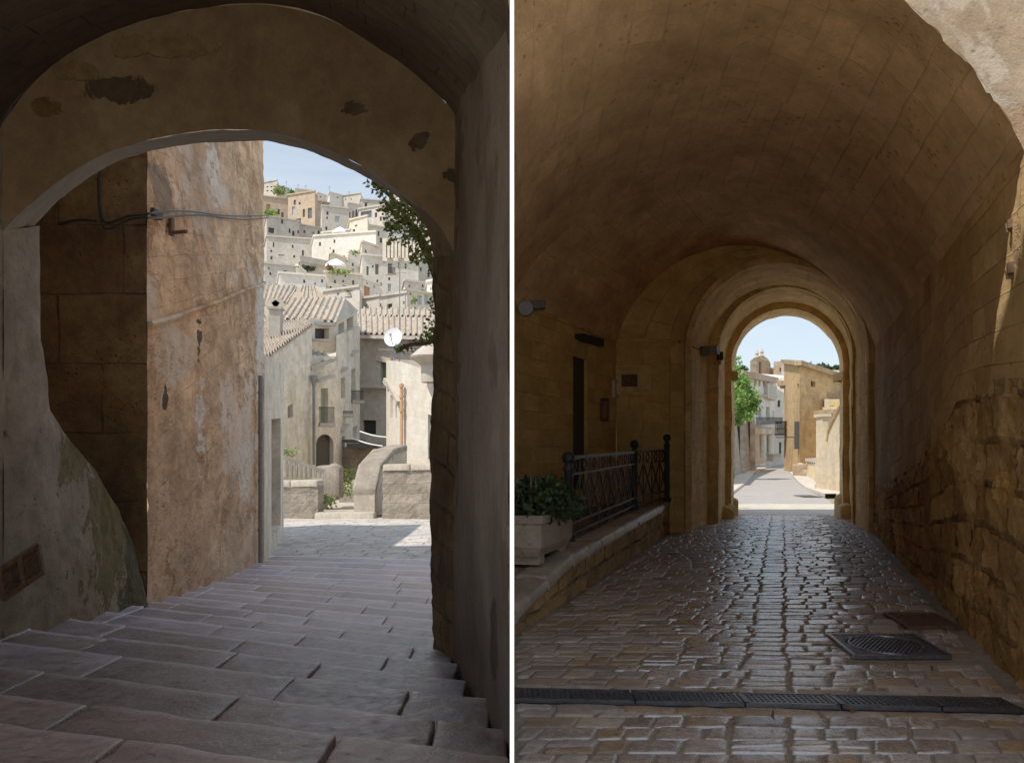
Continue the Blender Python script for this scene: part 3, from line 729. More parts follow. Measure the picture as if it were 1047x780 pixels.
# --- the row of houses down the lane
hA = building('lane_house', 'blank cream house with small square window and sloping tiled roof at far left', 'house',
    [(X(262, 43), 43, gz-1, Z(372, 43)), (X(319, 52), 52, gz-1, Z(333, 52)), (X(300, 60), 60, gz-1, Z(333, 60)), (X(250, 52), 52, gz-1, Z(360, 52))],
    M['cream_wall'], {0: [(294, 414, 299.5, 427, 'void')]}, cap=False, reveal=.3)
tile_roof('roof', P(264, 372, 43), P(319.5, 332, 52), P(300, 318, 62), P(255, 330, 56), M['tiles'], hA, pitch=.42, amp=.1)
m = MB(); c = Vector(P(282, 331, 50)); m.obox(c, (1, .3, 0), (0, 1, 0), (0, 0, 1), .62, .6, 1.6); m.obox(c+Vector((0, 0, .85)), (1, .3, 0), (0, 1, 0), (0, 0, 1), .8, .8, .14)
for s in (-1, 1): m.bar(c+Vector((s*.3, 0, .9)), c+Vector((0, 0, 1.35)), .1, .6)
m.build('chimney', M['cream_shade'], hA); place(hA)
pp = thing('drainpipe', 'dark downpipe running down the cream lane house beside the green shutters', 'pipe')
m = MB(); m.tube([P(321, 388, 51.5), P(321, 475, 51.5)], .09, 8); m.build('pipe', M['pipe_grey'], pp); m = MB(); m.lathe(P(321, 390, 51.5), [(.1, -.3), (.2, .1), (.22, .35)], 10); m.build('hopper', M['pipe_grey'], pp); place(pp)

hB = building('lane_house', 'three-storey cream house with sage shutters and balconies facing down the lane', 'house',
    [(X(318, 52), 52, gz-1, Z(366, 52)), (X(343.5, 54), 54, gz-1, Z(364, 54)), (X(343.6, 54.05), 54.05, gz-1, Z(343, 54)), (X(368, 66), 66, gz-1, Z(334, 66)), (X(330, 70), 70, gz-1, Z(330, 70)), (X(300, 60), 60, gz-1, Z(350, 60))],
    M['cream_wall'], {0: [(328, 397, 335.5, 433, 'shutter'), (323, 444, 341, 490, 'void')], 2: [(348.5, 386, 353, 407, 'shutter'), (359.2, 377, 363.5, 410, 'shutter'), (349.5, 446, 352.5, 458, 'void'), (360.5, 436, 365, 455, 'pale')]}, cap=True, reveal=.3)
for (p, s, py0, w, Y) in (((334, 434.5), 1, 417, .45, 51.2), ((365.5, 411), 1, 400, .6, 61.5), ((354.5, 425), 1, 421, .5, 57.5)):
    hw = {334: 7.5, 365.5: 6, 354.5: 6}[p[0]]
    m = MB(); m.obox(P(p[0], p[1], Y), (1, .35, 0), (-.35, 1, 0), (0, 0, 1), 2*hw/F*Y, 1.0, .2); bl = m.build('balcony', M['cream_shade'], hB)
    m = MB(); a = Vector(P(p[0]-hw, p[1]-.5, Y-.5)); b = Vector(P(p[0]+hw, p[1]-.5, Y)); h = (p[1]-py0)/F*Y
    for k in range(15): q = a.lerp(b, k/14); m.bar(q, q+Vector((0, 0, h)), .03)
    m.bar(a+Vector((0, 0, h)), b+Vector((0, 0, h)), .05); m.bar(b+Vector((0, 0, h)), b+Vector((-.2, 1, h)), .05); m.bar(a+Vector((0, 0, h)), a+Vector((-.2, 1, h)), .05)
    m.build('railing', M['iron'], bl)
for p, q, Y in (((325, 390), (340, 384.5), 51.6), ((349, 380), (353.5, 376.5), 56), ((358, 364), (364.5, 359), 61), ((348.5, 441), (354.5, 434), 56)):
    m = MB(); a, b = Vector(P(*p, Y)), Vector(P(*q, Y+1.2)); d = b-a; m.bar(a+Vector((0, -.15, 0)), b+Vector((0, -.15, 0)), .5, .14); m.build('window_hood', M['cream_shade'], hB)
tile_roof('lean_to_roof', P(317, 374, 52.2), P(333, 371, 53), P(334, 362, 54.5), P(319, 360, 54.5), M['tiles'], hB, pitch=.42, amp=.1)
m = MB()    # spandrels turn the ground-floor opening into an arch
for s in (-1, 1):
    for k in range(8):
        t0, t1 = k/8*math.pi/2, (k+1)/8*math.pi/2; Yq = 52.35
        p0 = (332+s*9*math.cos(t0), 455-11*math.sin(t0)); p1 = (332+s*9*math.cos(t1), 455-11*math.sin(t1))
        e = lambda px: 52+(px-318)/25.5*2-.03
        m.quad(P(p0[0], p0[1], e(p0[0])), P(p1[0], p1[1], e(p1[0])), P(p1[0], 443, e(p1[0])), P(p0[0]+(s*.6 if k == 0 else 0), 443, e(p0[0])))
m.build('arch_head', M['cream_wall'], hB)
m = MB(); a, b = Vector(P(317, 377, 51.8)), Vector(P(343, 367, 53)); m.bar(a, b, .3, .22); m.build('cornice', M['cream_shade'], hB)
place(hB)

hL = building('rooftop_loggia', 'small ochre loggia under a big tiled gable roof above the lane house', 'loggia',
    [(X(317, 54.5), 54.5, Z(368, 54.5), Z(326, 54.5)), (X(343, 56), 56, Z(368, 56), Z(327, 56)), (X(365.5, 67), 67, Z(345, 67), Z(317, 67)), (X(330, 70), 70, Z(350, 70), Z(317, 70))],
    M['far_cream'], {0: [(322, 335.5, 336.5, 346.5, 'dark')], 1: [(346, 330, 352, 342, 'dark'), (354.5, 324.5, 361, 337, 'dark')]}, cap=False, reveal=.5)
tile_roof('roof', P(286, 327, 55.5), P(343.5, 330, 55), P(353, 305, 62), P(300.5, 306, 62.5), M['tiles'], hL, pitch=.42, amp=.1)
m = MB(); m.poly([P(343.5, 329, 55.1), P(366.5, 318, 67), P(353, 305, 62)]); m.build('gable', M['far_grey'], hL)
m = MB(); m.bar(P(319, 347.5, 54.2), P(337, 349, 55.2), .3, .12); m.build('sill', M['limestone'], hL)
m = MB(); m.bar(P(288, 329, 55), P(343, 332, 54.8), .25, .18); m.build('fascia', M['pipe_grey'], hL)
m = MB(); m.tube([P(356, 304, 63), P(356, 299, 63), P(356.2, 297, 63)], [.3, .2, .35], 8); m.build('finial', M['cream_shade'], hL)
place(hL)
for k, (q, lb) in enumerate((([(272, 330, 70), (298, 309, 70), (306, 293, 75), (273, 292, 75)], 'low house with corrugated tile roof behind the chimney, left edge'), ([(306, 325, 76), (330, 308, 78), (321.5, 292.5, 80), (309, 293, 80)], 'small second tiled gable right behind the first tile roof'))):
    Y = q[0][2]
    h = building('gabled_house', lb, 'house', [(X(q[0][0]-8, Y), Y, gz-1, Z(330, Y)), (X(q[1][0]+(9 if k else 14), Y), Y, gz-1, Z(312, Y)), (X(q[1][0]+8, Y+8), Y+8, gz-1, Z(310, Y+8)), (X(q[0][0]-8, Y+8), Y+8, gz-1, Z(310, Y+8))], M['far_cream'], {}, cap=False)
    tile_roof('roof', P(q[0][0]-4, 312.5 if not k else 309, Y-.5), P(q[1][0]-5 if not k else 327, 310, Y-.5), P(q[2][0] if k else 304, q[2][1], Y+6), P(q[3][0], q[3][1], Y+6), M['tiles'], h, pitch=.45, amp=.11)
    m = MB(); e = q[2]; m.poly([P(q[1][0]-5 if not k else 327, 311, Y-.4), P(q[1][0]+(15 if not k else 11), 311, Y+2), P(e[0], e[1], Y+6)]); m.build('gable', M['far_tan'], h)
    place(h)

hC = building('long_roof_house', 'long low house with ridged tile roof spanning behind the satellite dish', 'house',
    [(X(366, 68), 68, gz-2, Z(344, 68)), (X(452, 66), 66, gz-2, Z(346, 66)), (X(452, 78), 78, gz-2, Z(330, 78)), (X(362, 78), 78, gz-2, Z(330, 78))],
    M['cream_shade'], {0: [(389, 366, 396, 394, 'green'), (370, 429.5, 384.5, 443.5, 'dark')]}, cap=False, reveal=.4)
tile_roof('roof', P(367, 342, 67.4), P(455, 344, 65.4), P(455, 325, 71), P(366.5, 323.5, 73), M['tiles'], hC, pitch=.5, amp=.12)
tile_roof('roof', P(366, 323.5, 73.1), P(455, 325, 71.1), P(455, 317.5, 74), P(366, 315.5, 76), M['tiles'], hC, pitch=.5, amp=.12)
m = MB(); m.bar(P(366, 394.5, 67.3), P(397, 395.5, 66.8), .8, .28); m.build('ledge', M['limestone'], hC)
m = MB(); m.bar(P(385, 366, 67.5), P(400, 369, 67), .3, .4); m.build('lintel', M['limestone'], hC)
m = MB(); m.bar(P(367, 344.5, 67.2), P(455, 346.5, 65.2), .3, .22); m.build('gutter', M['cream_shade'], hC)
place(hC)
wb = building('retaining_wall', 'brown shaded retaining wall at the bottom of the lane', 'wall',
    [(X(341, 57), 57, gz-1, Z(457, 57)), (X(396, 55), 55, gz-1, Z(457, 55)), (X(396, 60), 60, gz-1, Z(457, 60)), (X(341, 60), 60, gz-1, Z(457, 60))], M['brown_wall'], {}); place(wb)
m = MB(); m.obox(P(372, 456, 55.5), (1, 0, 0), (0, 1, 0), (0, 0, 1), 2.0, 1.0, .35); m.obox(P(362, 451, 57), (1, .2, 0), (0, 1, 0), (0, 0, 1), 1.2, 1.4, .2)
o = m.build('awning', M['cable']); tag(o, 'dark flat awning above the brown retaining wall', 'awning')
for a, b, lb in (((368, 441), (396, 447), 'upper white clothesline strung across the bottom of the lane'), ((360, 448), (391, 456), 'lower white clothesline strung across the bottom of the lane')):
    m = MB(); m.tube(catmull([P(*a, 52), P((a[0]+b[0])/2, (a[1]+b[1])/2+1.2, 51), P(*b, 50)], 5), .03, 6); o = m.build('clothesline', M['white']); tag(o, lb, 'clothesline')

hD = building('white_house', 'bright white stone house with terrace roof right of the lane', 'house',
    [(X(395, 50), 50, gz-1, Z(368, 50)), (X(411, 45), 45, gz-1, Z(370, 45)), (X(452, 43), 43, gz-1, Z(383, 43)), (X(452, 56), 56, gz-1, Z(383, 56)), (X(395, 56), 56, gz-1, Z(368, 56))],
    M['white_house'], {0: [(399, 404, 402, 428, 'pale'), (404.2, 413, 406, 428, 'green')], 1: [(437.5, 424, 441.5, 470, 'pale')]}, reveal=.25)
m = MB(); m.bar(P(398, 391, 49.3), P(409, 412, 44.9), .35, .2); m.bar(P(396, 389, 49.5), P(400, 394, 49), .5, .3); m.build('stair_flank', M['cream_shade'], hD)
place(hD)
tp = thing('waste_pipe', 'orange terracotta pipe down the corner of the bright white house', 'pipe')
m = MB(); m.tube([P(410.5, 392, 44.7), P(410.5, 455, 44.7)], .085, 10); m.build('pipe', M['terracotta'], tp)
for py in (393, 404, 418): m = MB(); m.tube([P(410.5, py, 44.7), P(410.5, py+3, 44.7)], .13, 10); m.build('collar', M['terracotta'], tp)
place(tp)
ch = thing('chimney_cap', 'grey mushroom-shaped chimney cap on the bright white house', 'chimney')
m = MB(); m.lathe(P(441, 370, 42.8), [(.5, -1), (.5, -.2), (.75, 0), (1.0, .15), (1.05, .25), (.5, .7), (.25, .95), (.02, 1.05)], 20); m.build('cap', M['cream_shade'], ch); m = MB(); m.tube([P(432, 372, 44), P(432, 364, 44)], .05, 6); m.build('vent', M['white'], ch); place(ch)
sd = thing('satellite_dish', 'white round satellite dish on the white house roof', 'satellite dish')
c = Vector(P(402.7, 345.5, 47.5)); ax = Vector((-.25, -.95, .25)).normalized(); u = ax.cross(Vector((0, 0, 1))).normalized(); v = u.cross(ax)
m = MB(); r = 9.8/F*47.5
m.grid(lambda a, b: c+(u*math.cos(a*math.tau)+v*math.sin(a*math.tau))*r*b+ax*(.12*b*b), 28, 5); m.build('dish', plain('dish_white', (.75, .76, .78), .45, var=.06), sd, True)
m = MB(); m.tube([c-v*r*.9, c+ax*.5], .03, 6); m.obox(c+ax*.5, ax, u, v, .14, .1, .1); m.build('feed_arm', M['pipe_grey'], sd)
m = MB(); m.tube([P(402.8, 347, 47.8), P(402.8, 371, 47.8)], .06, 8); m.build('mast', M['pipe_grey'], sd); place(sd)
an = thing('antenna_mast', 'thin tall white antenna mast rising behind the satellite dish', 'antenna')
m = MB(); m.tube([P(408.6, 262, 48), P(408.6, 372, 48)], .035, 6); m.build('mast', M['pipe_grey'], an)
for py, L in ((266, .25), (272, .5), (279, .35)): m = MB(); m.tube([P(408.6-L*19, py, 48), P(408.6+L*19, py, 48)], .016, 5); m.build('element', M['pipe_grey'], an)
place(an)

# fig branches hanging in from the jamb
def branchy(name, label, pts, clusters, mats, size, seed):
    rr = random.Random(seed); root = thing(name, label, 'plant')
    for br in pts:
        m = MB(); m.tube(catmull([P(*q) for q in br], 4), [.02]*(4*(len(br)-1)+1), 5); m.build('branch', M['bark'], root)
    for (c, r, n), mt in zip(clusters, mats):
        pass
    for mt in set(mats):
        m = MB()
        for (c, r, n), q in zip(clusters, mats):
            if q == mt: leaves(m, blob_pts(P(*c), r, int(n*1.7), rr, .8), size*.62, rr)
        m.build('foliage', M[mt], root)
    place(root)
branchy('fig_branches', 'green leafy fig branches hanging in beside the right end of the arch', [
    [(450, 300, 7.6), (436, 262, 7.9), (420, 230, 8.1), (403, 205, 8.2), (382, 186, 8.3)], [(448, 280, 7.6), (430, 240, 7.9), (412, 226, 8.1), (398, 236, 8.2)], [(450, 250, 7.7), (432, 225, 8.0), (408, 208, 8.2), (392, 216, 8.2)]],
    [((382, 188, 8.3), (.07, .1, .05), 22), ((391, 194, 8.3), (.08, .1, .07), 40), ((400, 203, 8.2), (.1, .15, .09), 60), ((404, 216, 8.2), (.09, .15, .09), 60), ((393, 214, 8.2), (.05, .1, .06), 20), ((413, 213, 8.1), (.1, .15, .08), 60), ((399, 231, 8.2), (.08, .1, .08), 45),
     ((411, 229, 8.1), (.1, .15, .08), 60), ((402, 243, 8.2), (.05, .1, .05), 18), ((423, 222, 8.0), (.13, .15, .08), 90), ((424, 238, 8.0), (.12, .15, .08), 80), ((436, 240, 7.9), (.12, .2, .14), 120), ((431, 258, 7.9), (.12, .15, .08), 70), ((441, 262, 7.8), (.08, .15, .1), 60), ((424, 264, 7.9), (.05, .1, .05), 20), ((443, 275, 7.7), (.05, .1, .05), 24), ((441, 222, 7.8), (.1, .15, .1), 60), ((415, 247, 8), (.06, .1, .05), 20)], ['leaf_fig']*18, .072, 4)
branchy('vine_sprig', 'low sprig of green and reddish leaves above the white house', [[(448, 346, 7.6), (436, 351, 7.8), (420, 352, 7.9), (409, 357, 8)]],
    [((438, 347, 7.8), (.07, .1, .06), 36), ((441, 338, 7.7), (.05, .1, .1), 30), ((427, 349, 7.9), (.06, .1, .05), 22), ((409, 356, 8.0), (.05, .08, .03), 16), ((418, 355, 8.0), (.05, .08, .03), 14), ((443, 313, 7.7), (.04, .1, .08), 26)], ['leaf_fig', 'leaf_fig', 'leaf_red', 'leaf_fig', 'leaf_red', 'leaf_fig'], .07, 5)

# --- hill town beyond the ravine; each entry is a house
ZX = lambda x: 260+x/3.9
ZY = lambda y: 140+y/3.9
WT = {}
def far(x0, y0, x1, y1, Y, mat, label, wins=(), yaw=0, deep=9, name='hillside_house', side=0):
    """front face spans x0..x1 (zoom units), top y0, bottom y1; side>0 shows that many px of the left flank lit by the sun"""
    fr = random.Random(x0*7+y0); a = (X(ZX(x0), Y), Y); b = (X(ZX(x1), Y+yaw), Y+yaw)
    wins = list(wins)
    for q in range(int((x1-x0)*(y1-y0)/4200)):
        for t_ in range(12):
            wx0 = fr.uniform(x0+6, x1-14); wy0 = fr.uniform(y0+10, y1-16); ww, wh = fr.choice(((8, 14), (9, 18), (10, 20), (8, 10), (9, 14)))
            if all(wx0+ww+5 < w[0] or wx0 > w[2]+5 or wy0+wh+5 < w[1] or wy0 > w[3]+5 for w in wins):
                wins.append((wx0, wy0, wx0+ww, wy0+wh, fr.choice(('dark', 'dark', 'green', 'pale', 'glass')))); break
    zb = Z(ZY(y1), Y)-6; zt = Z(ZY(y0), Y)
    if not yaw or abs(yaw) < 3: yaw = fr.choice((-4, -3, 3, 5, 6)); b = (X(ZX(x1), Y+yaw), Y+yaw)
    rs = fr.choice((0, 8, 14)); side = side or fr.choice((0, 5, 9))
    c = (X(ZX(x1+rs), Y+deep+yaw), Y+deep+yaw); d = (X(ZX(x0-side), Y+deep), Y+deep)
    r = building(name, label, 'house', [(*a, zb, zt), (*b, zb, zt), (*c, zb, zt), (*d, zb, zt)], M[mat],
        {0: [(ZX(w[0]), ZY(w[1]), ZX(w[2]), ZY(w[3]), w[4] if len(w) > 4 else 'dark') for w in wins]}, reveal=.35)
    # parapet coping
    m = MB(); hh = .35
    m.bar((a[0]-.1, a[1]-.08, zt+hh/2), (b[0]+.1, b[1]-.08, zt+hh/2), .5, hh); m.bar((a[0], a[1], zt+hh/2), (d[0], d[1], zt+hh/2), .5, hh)
    m.build('coping', M[mat], r)
    if x1-x0 > 60:
        for q in range(fr.choice((1, 2, 2))):
            u = fr.uniform(.1, .8); px_ = lerp(x0, x1, u); w_ = fr.uniform(6, 20); hh_ = fr.uniform(4, 13); m = MB()
            m.box(X(ZX(px_), Y+deep*.6), X(ZX(px_+w_), Y+deep*.6), Y+deep*.5, Y+deep*.9, zt-.2, zt+hh_/3.9/F*Y)
            m.build('roof_room', M[fr.choice(('far_white', 'far_cream', 'far_grey'))], r)
    place(r); return r
far(20, 187, 92, 240, 330, 'far_grey', 'grey slab block on the skyline at far left of the hill', [(48, 197, 56, 203), (64, 197, 72, 203), (80, 197, 88, 203), (48, 212, 56, 218), (64, 212, 72, 218)], 0, 12)
far(88, 195, 140, 240, 322, 'far_grey', 'low brownish grey skyline block beside the grey slab block', [(100, 205, 106, 212), (118, 205, 124, 212)], 4)
far(165, 208, 245, 262, 300, 'far_cream', 'flat cream skyline house above the round tan house', [(196, 222, 202, 230), (210, 222, 216, 230)])
far(252, 224, 308, 270, 305, 'far_cream', 'pale yellow skyline house with blank front', [(262, 236, 268, 243)], 2, side=6)
far(300, 222, 352, 270, 296, 'far_white', 'small white skyline house with bright left flank', [(330, 238, 336, 246)], 4, side=10)
far(350, 236, 425, 275, 300, 'far_grey', 'long low pale house along the right skyline', [(362, 246, 367, 252), (384, 246, 389, 252)], 2)
far(425, 250, 560, 330, 280, 'far_grey', 'wide grey flat-topped house below the right skyline', [(440, 262, 450, 280), (500, 262, 512, 276), (530, 268, 540, 280)], 3)
far(540, 236, 650, 330, 300, 'far_white', 'white house on the skyline seen through the fig leaves', [(560, 260, 570, 275), (600, 262, 608, 276)], 2)
far(640, 255, 760, 400, 285, 'far_cream', 'cream hillside house behind the thick of the fig leaves', [(650, 290, 660, 310), (690, 300, 698, 318)], 0)
far(30, 238, 138, 330, 260, 'far_tan', 'pinkish tan house with dark little door at the left of the hill', [(88, 288, 102, 310, 'void'), (48, 268, 64, 300, 'orange')], 3)
far(134, 235, 242, 350, 250, 'far_tan', 'big tan house with three tall windows and a roof deck', [(150, 278, 163, 312, 'pale'), (193, 288, 202, 320, 'dark'), (213, 283, 230, 325, 'glass'), (163, 326, 186, 348, 'dark')], 2, 10)
far(238, 255, 300, 395, 262, 'far_tan', 'shadowed brown house front squeezed beside the big tan house', [(246, 310, 254, 322, 'void')], 3)
far(270, 276, 378, 400, 235, 'far_grey', 'tall grey plastered house with one framed window and string course', [(322, 316, 340, 340, 'pale'), (287, 318, 294, 328, 'dark')], 1, 12, side=6)
far(374, 265, 428, 335, 238, 'far_grey', 'narrow grey house with three slit windows right of the tall grey house', [(378, 300, 384, 322), (391, 295, 398, 325), (404, 290, 412, 325)], 3)
far(418, 290, 520, 345, 236, 'far_grey', 'grey terrace house with wide glazed loggia', [(424, 296, 468, 324, 'glass'), (480, 302, 490, 322, 'dark')], 2)
far(382, 334, 452, 402, 222, 'far_cream', 'cream cubic house with a single green window', [(418, 378, 428, 401, 'green'), (400, 350, 410, 358, 'void')], 2, 8, side=8)
far(450, 352, 520, 420, 224, 'far_cream', 'cream house with bright sunlit flank and slit window', [(470, 372, 478, 396, 'dark'), (492, 376, 500, 396, 'dark')], 3, side=6)
far(515, 330, 640, 440, 228, 'far_white', 'white house half hidden by fig leaves under the skyline', [(540, 360, 548, 380), (575, 360, 584, 380)], 2)
far(50, 318, 180, 410, 225, 'far_grey', 'weathered grey house with arched roofline at far left', [(56, 362, 80, 384, 'dark'), (137, 366, 145, 384, 'dark'), (172, 372, 179, 386, 'dark')], 2)
far(176, 350, 280, 410, 232, 'far_grey', 'grey stepped house below the big tan house', [(196, 372, 204, 384, 'dark'), (232, 378, 238, 388)], 2)
far(270, 385, 384, 430, 214, 'far_cream', 'low terrace house beneath the white parasol', [(300, 405, 306, 415)], 2)
far(50, 398, 240, 520, 205, 'far_grey', 'wide pale grey wall house with three small windows', [(150, 430, 157, 444), (190, 452, 198, 474), (74, 420, 80, 440), (96, 470, 120, 474, 'void')], 2)
far(238, 398, 485, 500, 198, 'far_white', 'long blank cream terrace wall across the middle of the hill', [(257, 420, 266, 436, 'dark'), (300, 440, 305, 448), (420, 428, 425, 436)], -4)
far(40, 505, 170, 590, 165, 'far_grey', 'grey low house with dark door at bottom left of the hill', [(116, 532, 131, 556, 'dark'), (60, 540, 68, 552)], 2)
far(182, 498, 300, 560, 178, 'far_grey', 'small garden house with turquoise door on the left', [(190, 508, 202, 524, 'green'), (246, 474, 262, 486)], 2)
far(100, 545, 285, 660, 148, 'far_white', 'plain whitewashed block with stepped parapet', [(150, 590, 154, 596), (240, 580, 245, 590)], 3, side=6)
far(172, 515, 200, 560, 152, 'far_white', 'narrow white stair tower on the whitewashed block', [])
far(303, 467, 380, 545, 176, 'far_cream', 'bright cream cube behind the planted terrace', [(318, 512, 336, 536, 'glass'), (342, 512, 362, 536, 'green')], 2, side=4)
far(378, 458, 440, 600, 182, 'far_white', 'tall blank white stair house beside the bright cream cube', [(402, 470, 408, 478)], 2)
far(282, 540, 432, 650, 155, 'far_cream', 'cream house with dark green door under the planted terrace', [(352, 592, 367, 618, 'green'), (318, 570, 326, 584, 'dark'), (360, 552, 366, 560)], 2, 10)
far(430, 420, 500, 480, 186, 'far_cream', 'small cream roof room with sloping stair wall', [(476, 424, 487, 440, 'green'), (504, 420, 510, 436)], 2, side=10)
f = far(430, 472, 655, 640, 172, 'far_white', 'large white townhouse with a row of green windows and a balcony', [(447, 516, 457, 552, 'green'), (482, 507, 497, 549, 'green'), (533, 504, 551, 545, 'green'), (573, 500, 583, 527, 'green'), (600, 504, 608, 526, 'green'), (532, 585, 546, 616, 'pale'), (534, 560, 543, 572, 'dark')], 5, 12)
far(650, 480, 760, 640, 180, 'far_grey', 'grey shaded house at the right edge beside the townhouse', [(660, 520, 668, 536), (690, 540, 700, 560)], 0)
far(655, 420, 760, 500, 200, 'far_cream', 'cream house high at the right edge behind hanging leaves', [(670, 440, 678, 455), (700, 440, 708, 455)], 0)
far(433, 568, 497, 650, 158, 'far_white', 'white porch house with orange-brown arched door', [(437, 596, 463, 645, 'orange'), (446, 580, 454, 588)], 2, 5)
far(495, 640, 610, 700, 150, 'far_grey', 'long low grey garden wall house with a blind arch', [(530, 665, 550, 686, 'void'), (470, 655, 485, 672)], 1)
far(410, 650, 500, 710, 147, 'far_grey', 'low grey outhouse just above the tiled gable', [(440, 668, 448, 676)], 1)
far(600, 610, 740, 700, 146, 'far_cream', 'cream house with two pale blue arched windows at lower right', [(650, 632, 668, 668, 'pale'), (678, 630, 694, 670, 'pale'), (622, 650, 634, 668, 'pale')], 1)
far(690, 580, 760, 660, 156, 'far_white', 'white cube house at the right edge of the lower hill', [(700, 600, 706, 612)], 1)
far(600, 575, 700, 640, 162, 'far_grey', 'grey house with shaded front above the blue-windowed house', [(615, 590, 622, 600), (668, 588, 676, 600)], 3)
far(280, 618, 420, 690, 143, 'far_grey', 'plain grey terrace wall right behind the tiled gable roof', [(330, 622, 338, 630), (300, 640, 306, 650)], 1)
# balustrade and balcony of the townhouse, parasols, plants
bs = thing('roof_balustrade', 'stone balustrade with piers on the flat roof of the large white townhouse', 'balustrade')
for k in range(10):
    m = MB(); c = Vector(P(ZX(522+k*14.5), ZY(452), 171)); m.obox(c, (1, 0, 0), (0, 1, 0), (0, 0, 1), .9, .9, 4.4 if k % 3 == 0 else 3.2); m.build('pier', M['far_cream'], bs)
m = MB(); m.bar(P(ZX(520), ZY(442), 171), P(ZX(655), ZY(446), 175), .6, .5); m.build('rail', M['far_white'], bs); place(bs)
bc = thing('iron_balcony', 'black iron balcony under the widest green window of the townhouse', 'balcony')
m = MB(); m.obox(P(ZX(545), ZY(546), 171.5), (1, 0, 0), (0, 1, 0), (0, 0, 1), 2.0, 1.2, .3); m.build('slab', M['far_grey'], bc)
m = MB()
for k in range(12): q = Vector(P(ZX(533+k*2.6), ZY(545), 170.9)); m.bar(q, q+Vector((0, 0, 1.0)), .09)
m.bar(P(ZX(532), ZY(523), 170.9), P(ZX(563), ZY(523), 170.9), .12); m.build('railing', M['iron'], bc); place(bc)
for (x, y, w, Y, lb) in ((342, 380, 31, 212, 'large white parasol open on the upper terrace'), (325, 512, 42, 168, 'white awning parasol over the planted lower terrace')):
    pr = thing('parasol', lb, 'parasol'); c = Vector(P(ZX(x), ZY(y), Y)); r = w/3.9/F*Y
    m = MB(); m.lathe(c, [(r, -.4), (r*.95, .1), (r*.6, .7), (r*.2, 1.1), (.05, 1.25)], 16); m.build('canopy', M['white'], pr)
    m = MB(); m.tube([c+Vector((0, 0, -3)), c+Vector((0, 0, 1.2))], .08, 6); m.build('pole', M['pipe_grey'], pr); place(pr)
for x, y, w, h, Y, n, mt, lb in ((100, 214, 20, 16, 300, 260, 'leaf_fig', 'round green tree on the skyline left'), (145, 222, 12, 9, 270, 120, 'leaf_bright', 'small light green shrub on the skyline roof'), (62, 302, 26, 8, 255, 160, 'leaf_bright', 'yellow-green creeper on the ledge at far left'),
    (340, 536, 40, 7, 153, 220, 'leaf_fig', 'planted row of terrace greenery below the white awning'), (300, 522, 12, 7, 153, 70, 'leaf_red', 'reddish flowers at the left end of the planted terrace'), (220, 522, 24, 8, 174, 140, 'leaf_dark', 'dark green hedge in the small garden'), (490, 668, 12, 14, 147, 90, 'leaf_dark', 'dark bush against the grey garden wall'), (640, 650, 6, 16, 145, 60, 'leaf_fig', 'slim green climber beside the blue-windowed house'), (400, 458, 14, 4, 181, 60, 'leaf_fig', 'green pot plants on the middle terrace')):
    m = MB(); s = Y/F/3.9; leaves(m, blob_pts(P(ZX(x), ZY(y), Y), (w*s, w*s*.6, h*s), n), 1.0*Y/300); o = m.build('shrub', M[mt]); tag(o, lb, 'plant')
rr = random.Random(2)
for k, (x, y, h) in enumerate(((95, 195, 14), (128, 195, 20), (175, 208, 18), (300, 222, 26), (378, 236, 18), (205, 208, 16))):
    m = MB(); Y = 295; m.tube([P(ZX(x), ZY(y+14), Y), P(ZX(x), ZY(y-h), Y)], .06, 5)
    for q in (2, 5, 8): m.tube([P(ZX(x-4), ZY(y-h+q), Y), P(ZX(x+4), ZY(y-h+q), Y)], .035, 4)
    o = m.build('roof_antenna', M['pipe_grey']); tag(o, 'thin roof antenna on the far skyline', 'antenna', 'antennas along the hill skyline')
# ================================================================ RIGHT: cobbled tunnel
def xR(Y): return 3.536+.33*(Y-6.08)
def xL(Y): return -2.43+.307*Y
def hL(Y): return .20+.118*(Y-7.5) if Y < 10 else min(.72, .49+(Y-10)*.021)
def xW(Y): return -.05 if Y < 14.2 else -.05+.479*(Y-14.2)
M['tuff_wall'] = stone('tunnel_ashlar', (.34, .205, .075), (.47, .305, .13), bw=.52, bh=.29, ms=.010, warp=.022, joint=.9, mortar=(.25, .16, .08), stain=(.15, .085, .035), stain_amt=.7, stain_scale=.5, grain=.7, pits=.5, vary=.28,
    patches=[(P(1028, 262, 6.3), (.3, .14, .26), (.2, .12, .06)), (P(965, 600, 7.6), (.3, .16, .35), (.45, .34, .21))], ps=(1, .5, 1), gain=1.35)
M['tuff_rough'] = stone('rough_wall_foot', (.27, .155, .055), (.42, .26, .105), bw=.62, bh=.27, ms=.03, warp=.07, joint=1, mortar=(.10, .06, .03), stain=(.09, .055, .03), stain_amt=.85, stain_scale=.7, grain=1.1, pits=.9, vary=.42, mot=((.44, .29, .12), .8, .56),
    patches=[(P(965, 605, 7.6), (.3, .17, .45), (.44, .33, .2)), (P(1000, 500, 6.7), (.3, .5, .16), (.36, .20, .06))], ps=(1, .5, 1), gain=1.35)
M['tuff_vault'] = stone('vault_ashlar', (.32, .195, .095), (.385, .24, .122), bw=.62, bh=.33, ms=.010, warp=.025, joint=.8, mortar=(.36, .23, .125), stain=(.15, .085, .04), stain_amt=.6, stain_scale=.5, grain=.8, pits=.6, vary=.28, ps=(1, .45, 1), gain=2)
M['tuff_arch'] = stone('arch_ashlar', (.44, .285, .115), (.55, .38, .175), bw=.45, bh=.5, ms=.012, warp=.04, joint=.6, mortar=(.24, .16, .08), stain=(.18, .11, .05), stain_amt=.7, stain_scale=.8, grain=.7, pits=.5, vary=.3, gain=1.55)
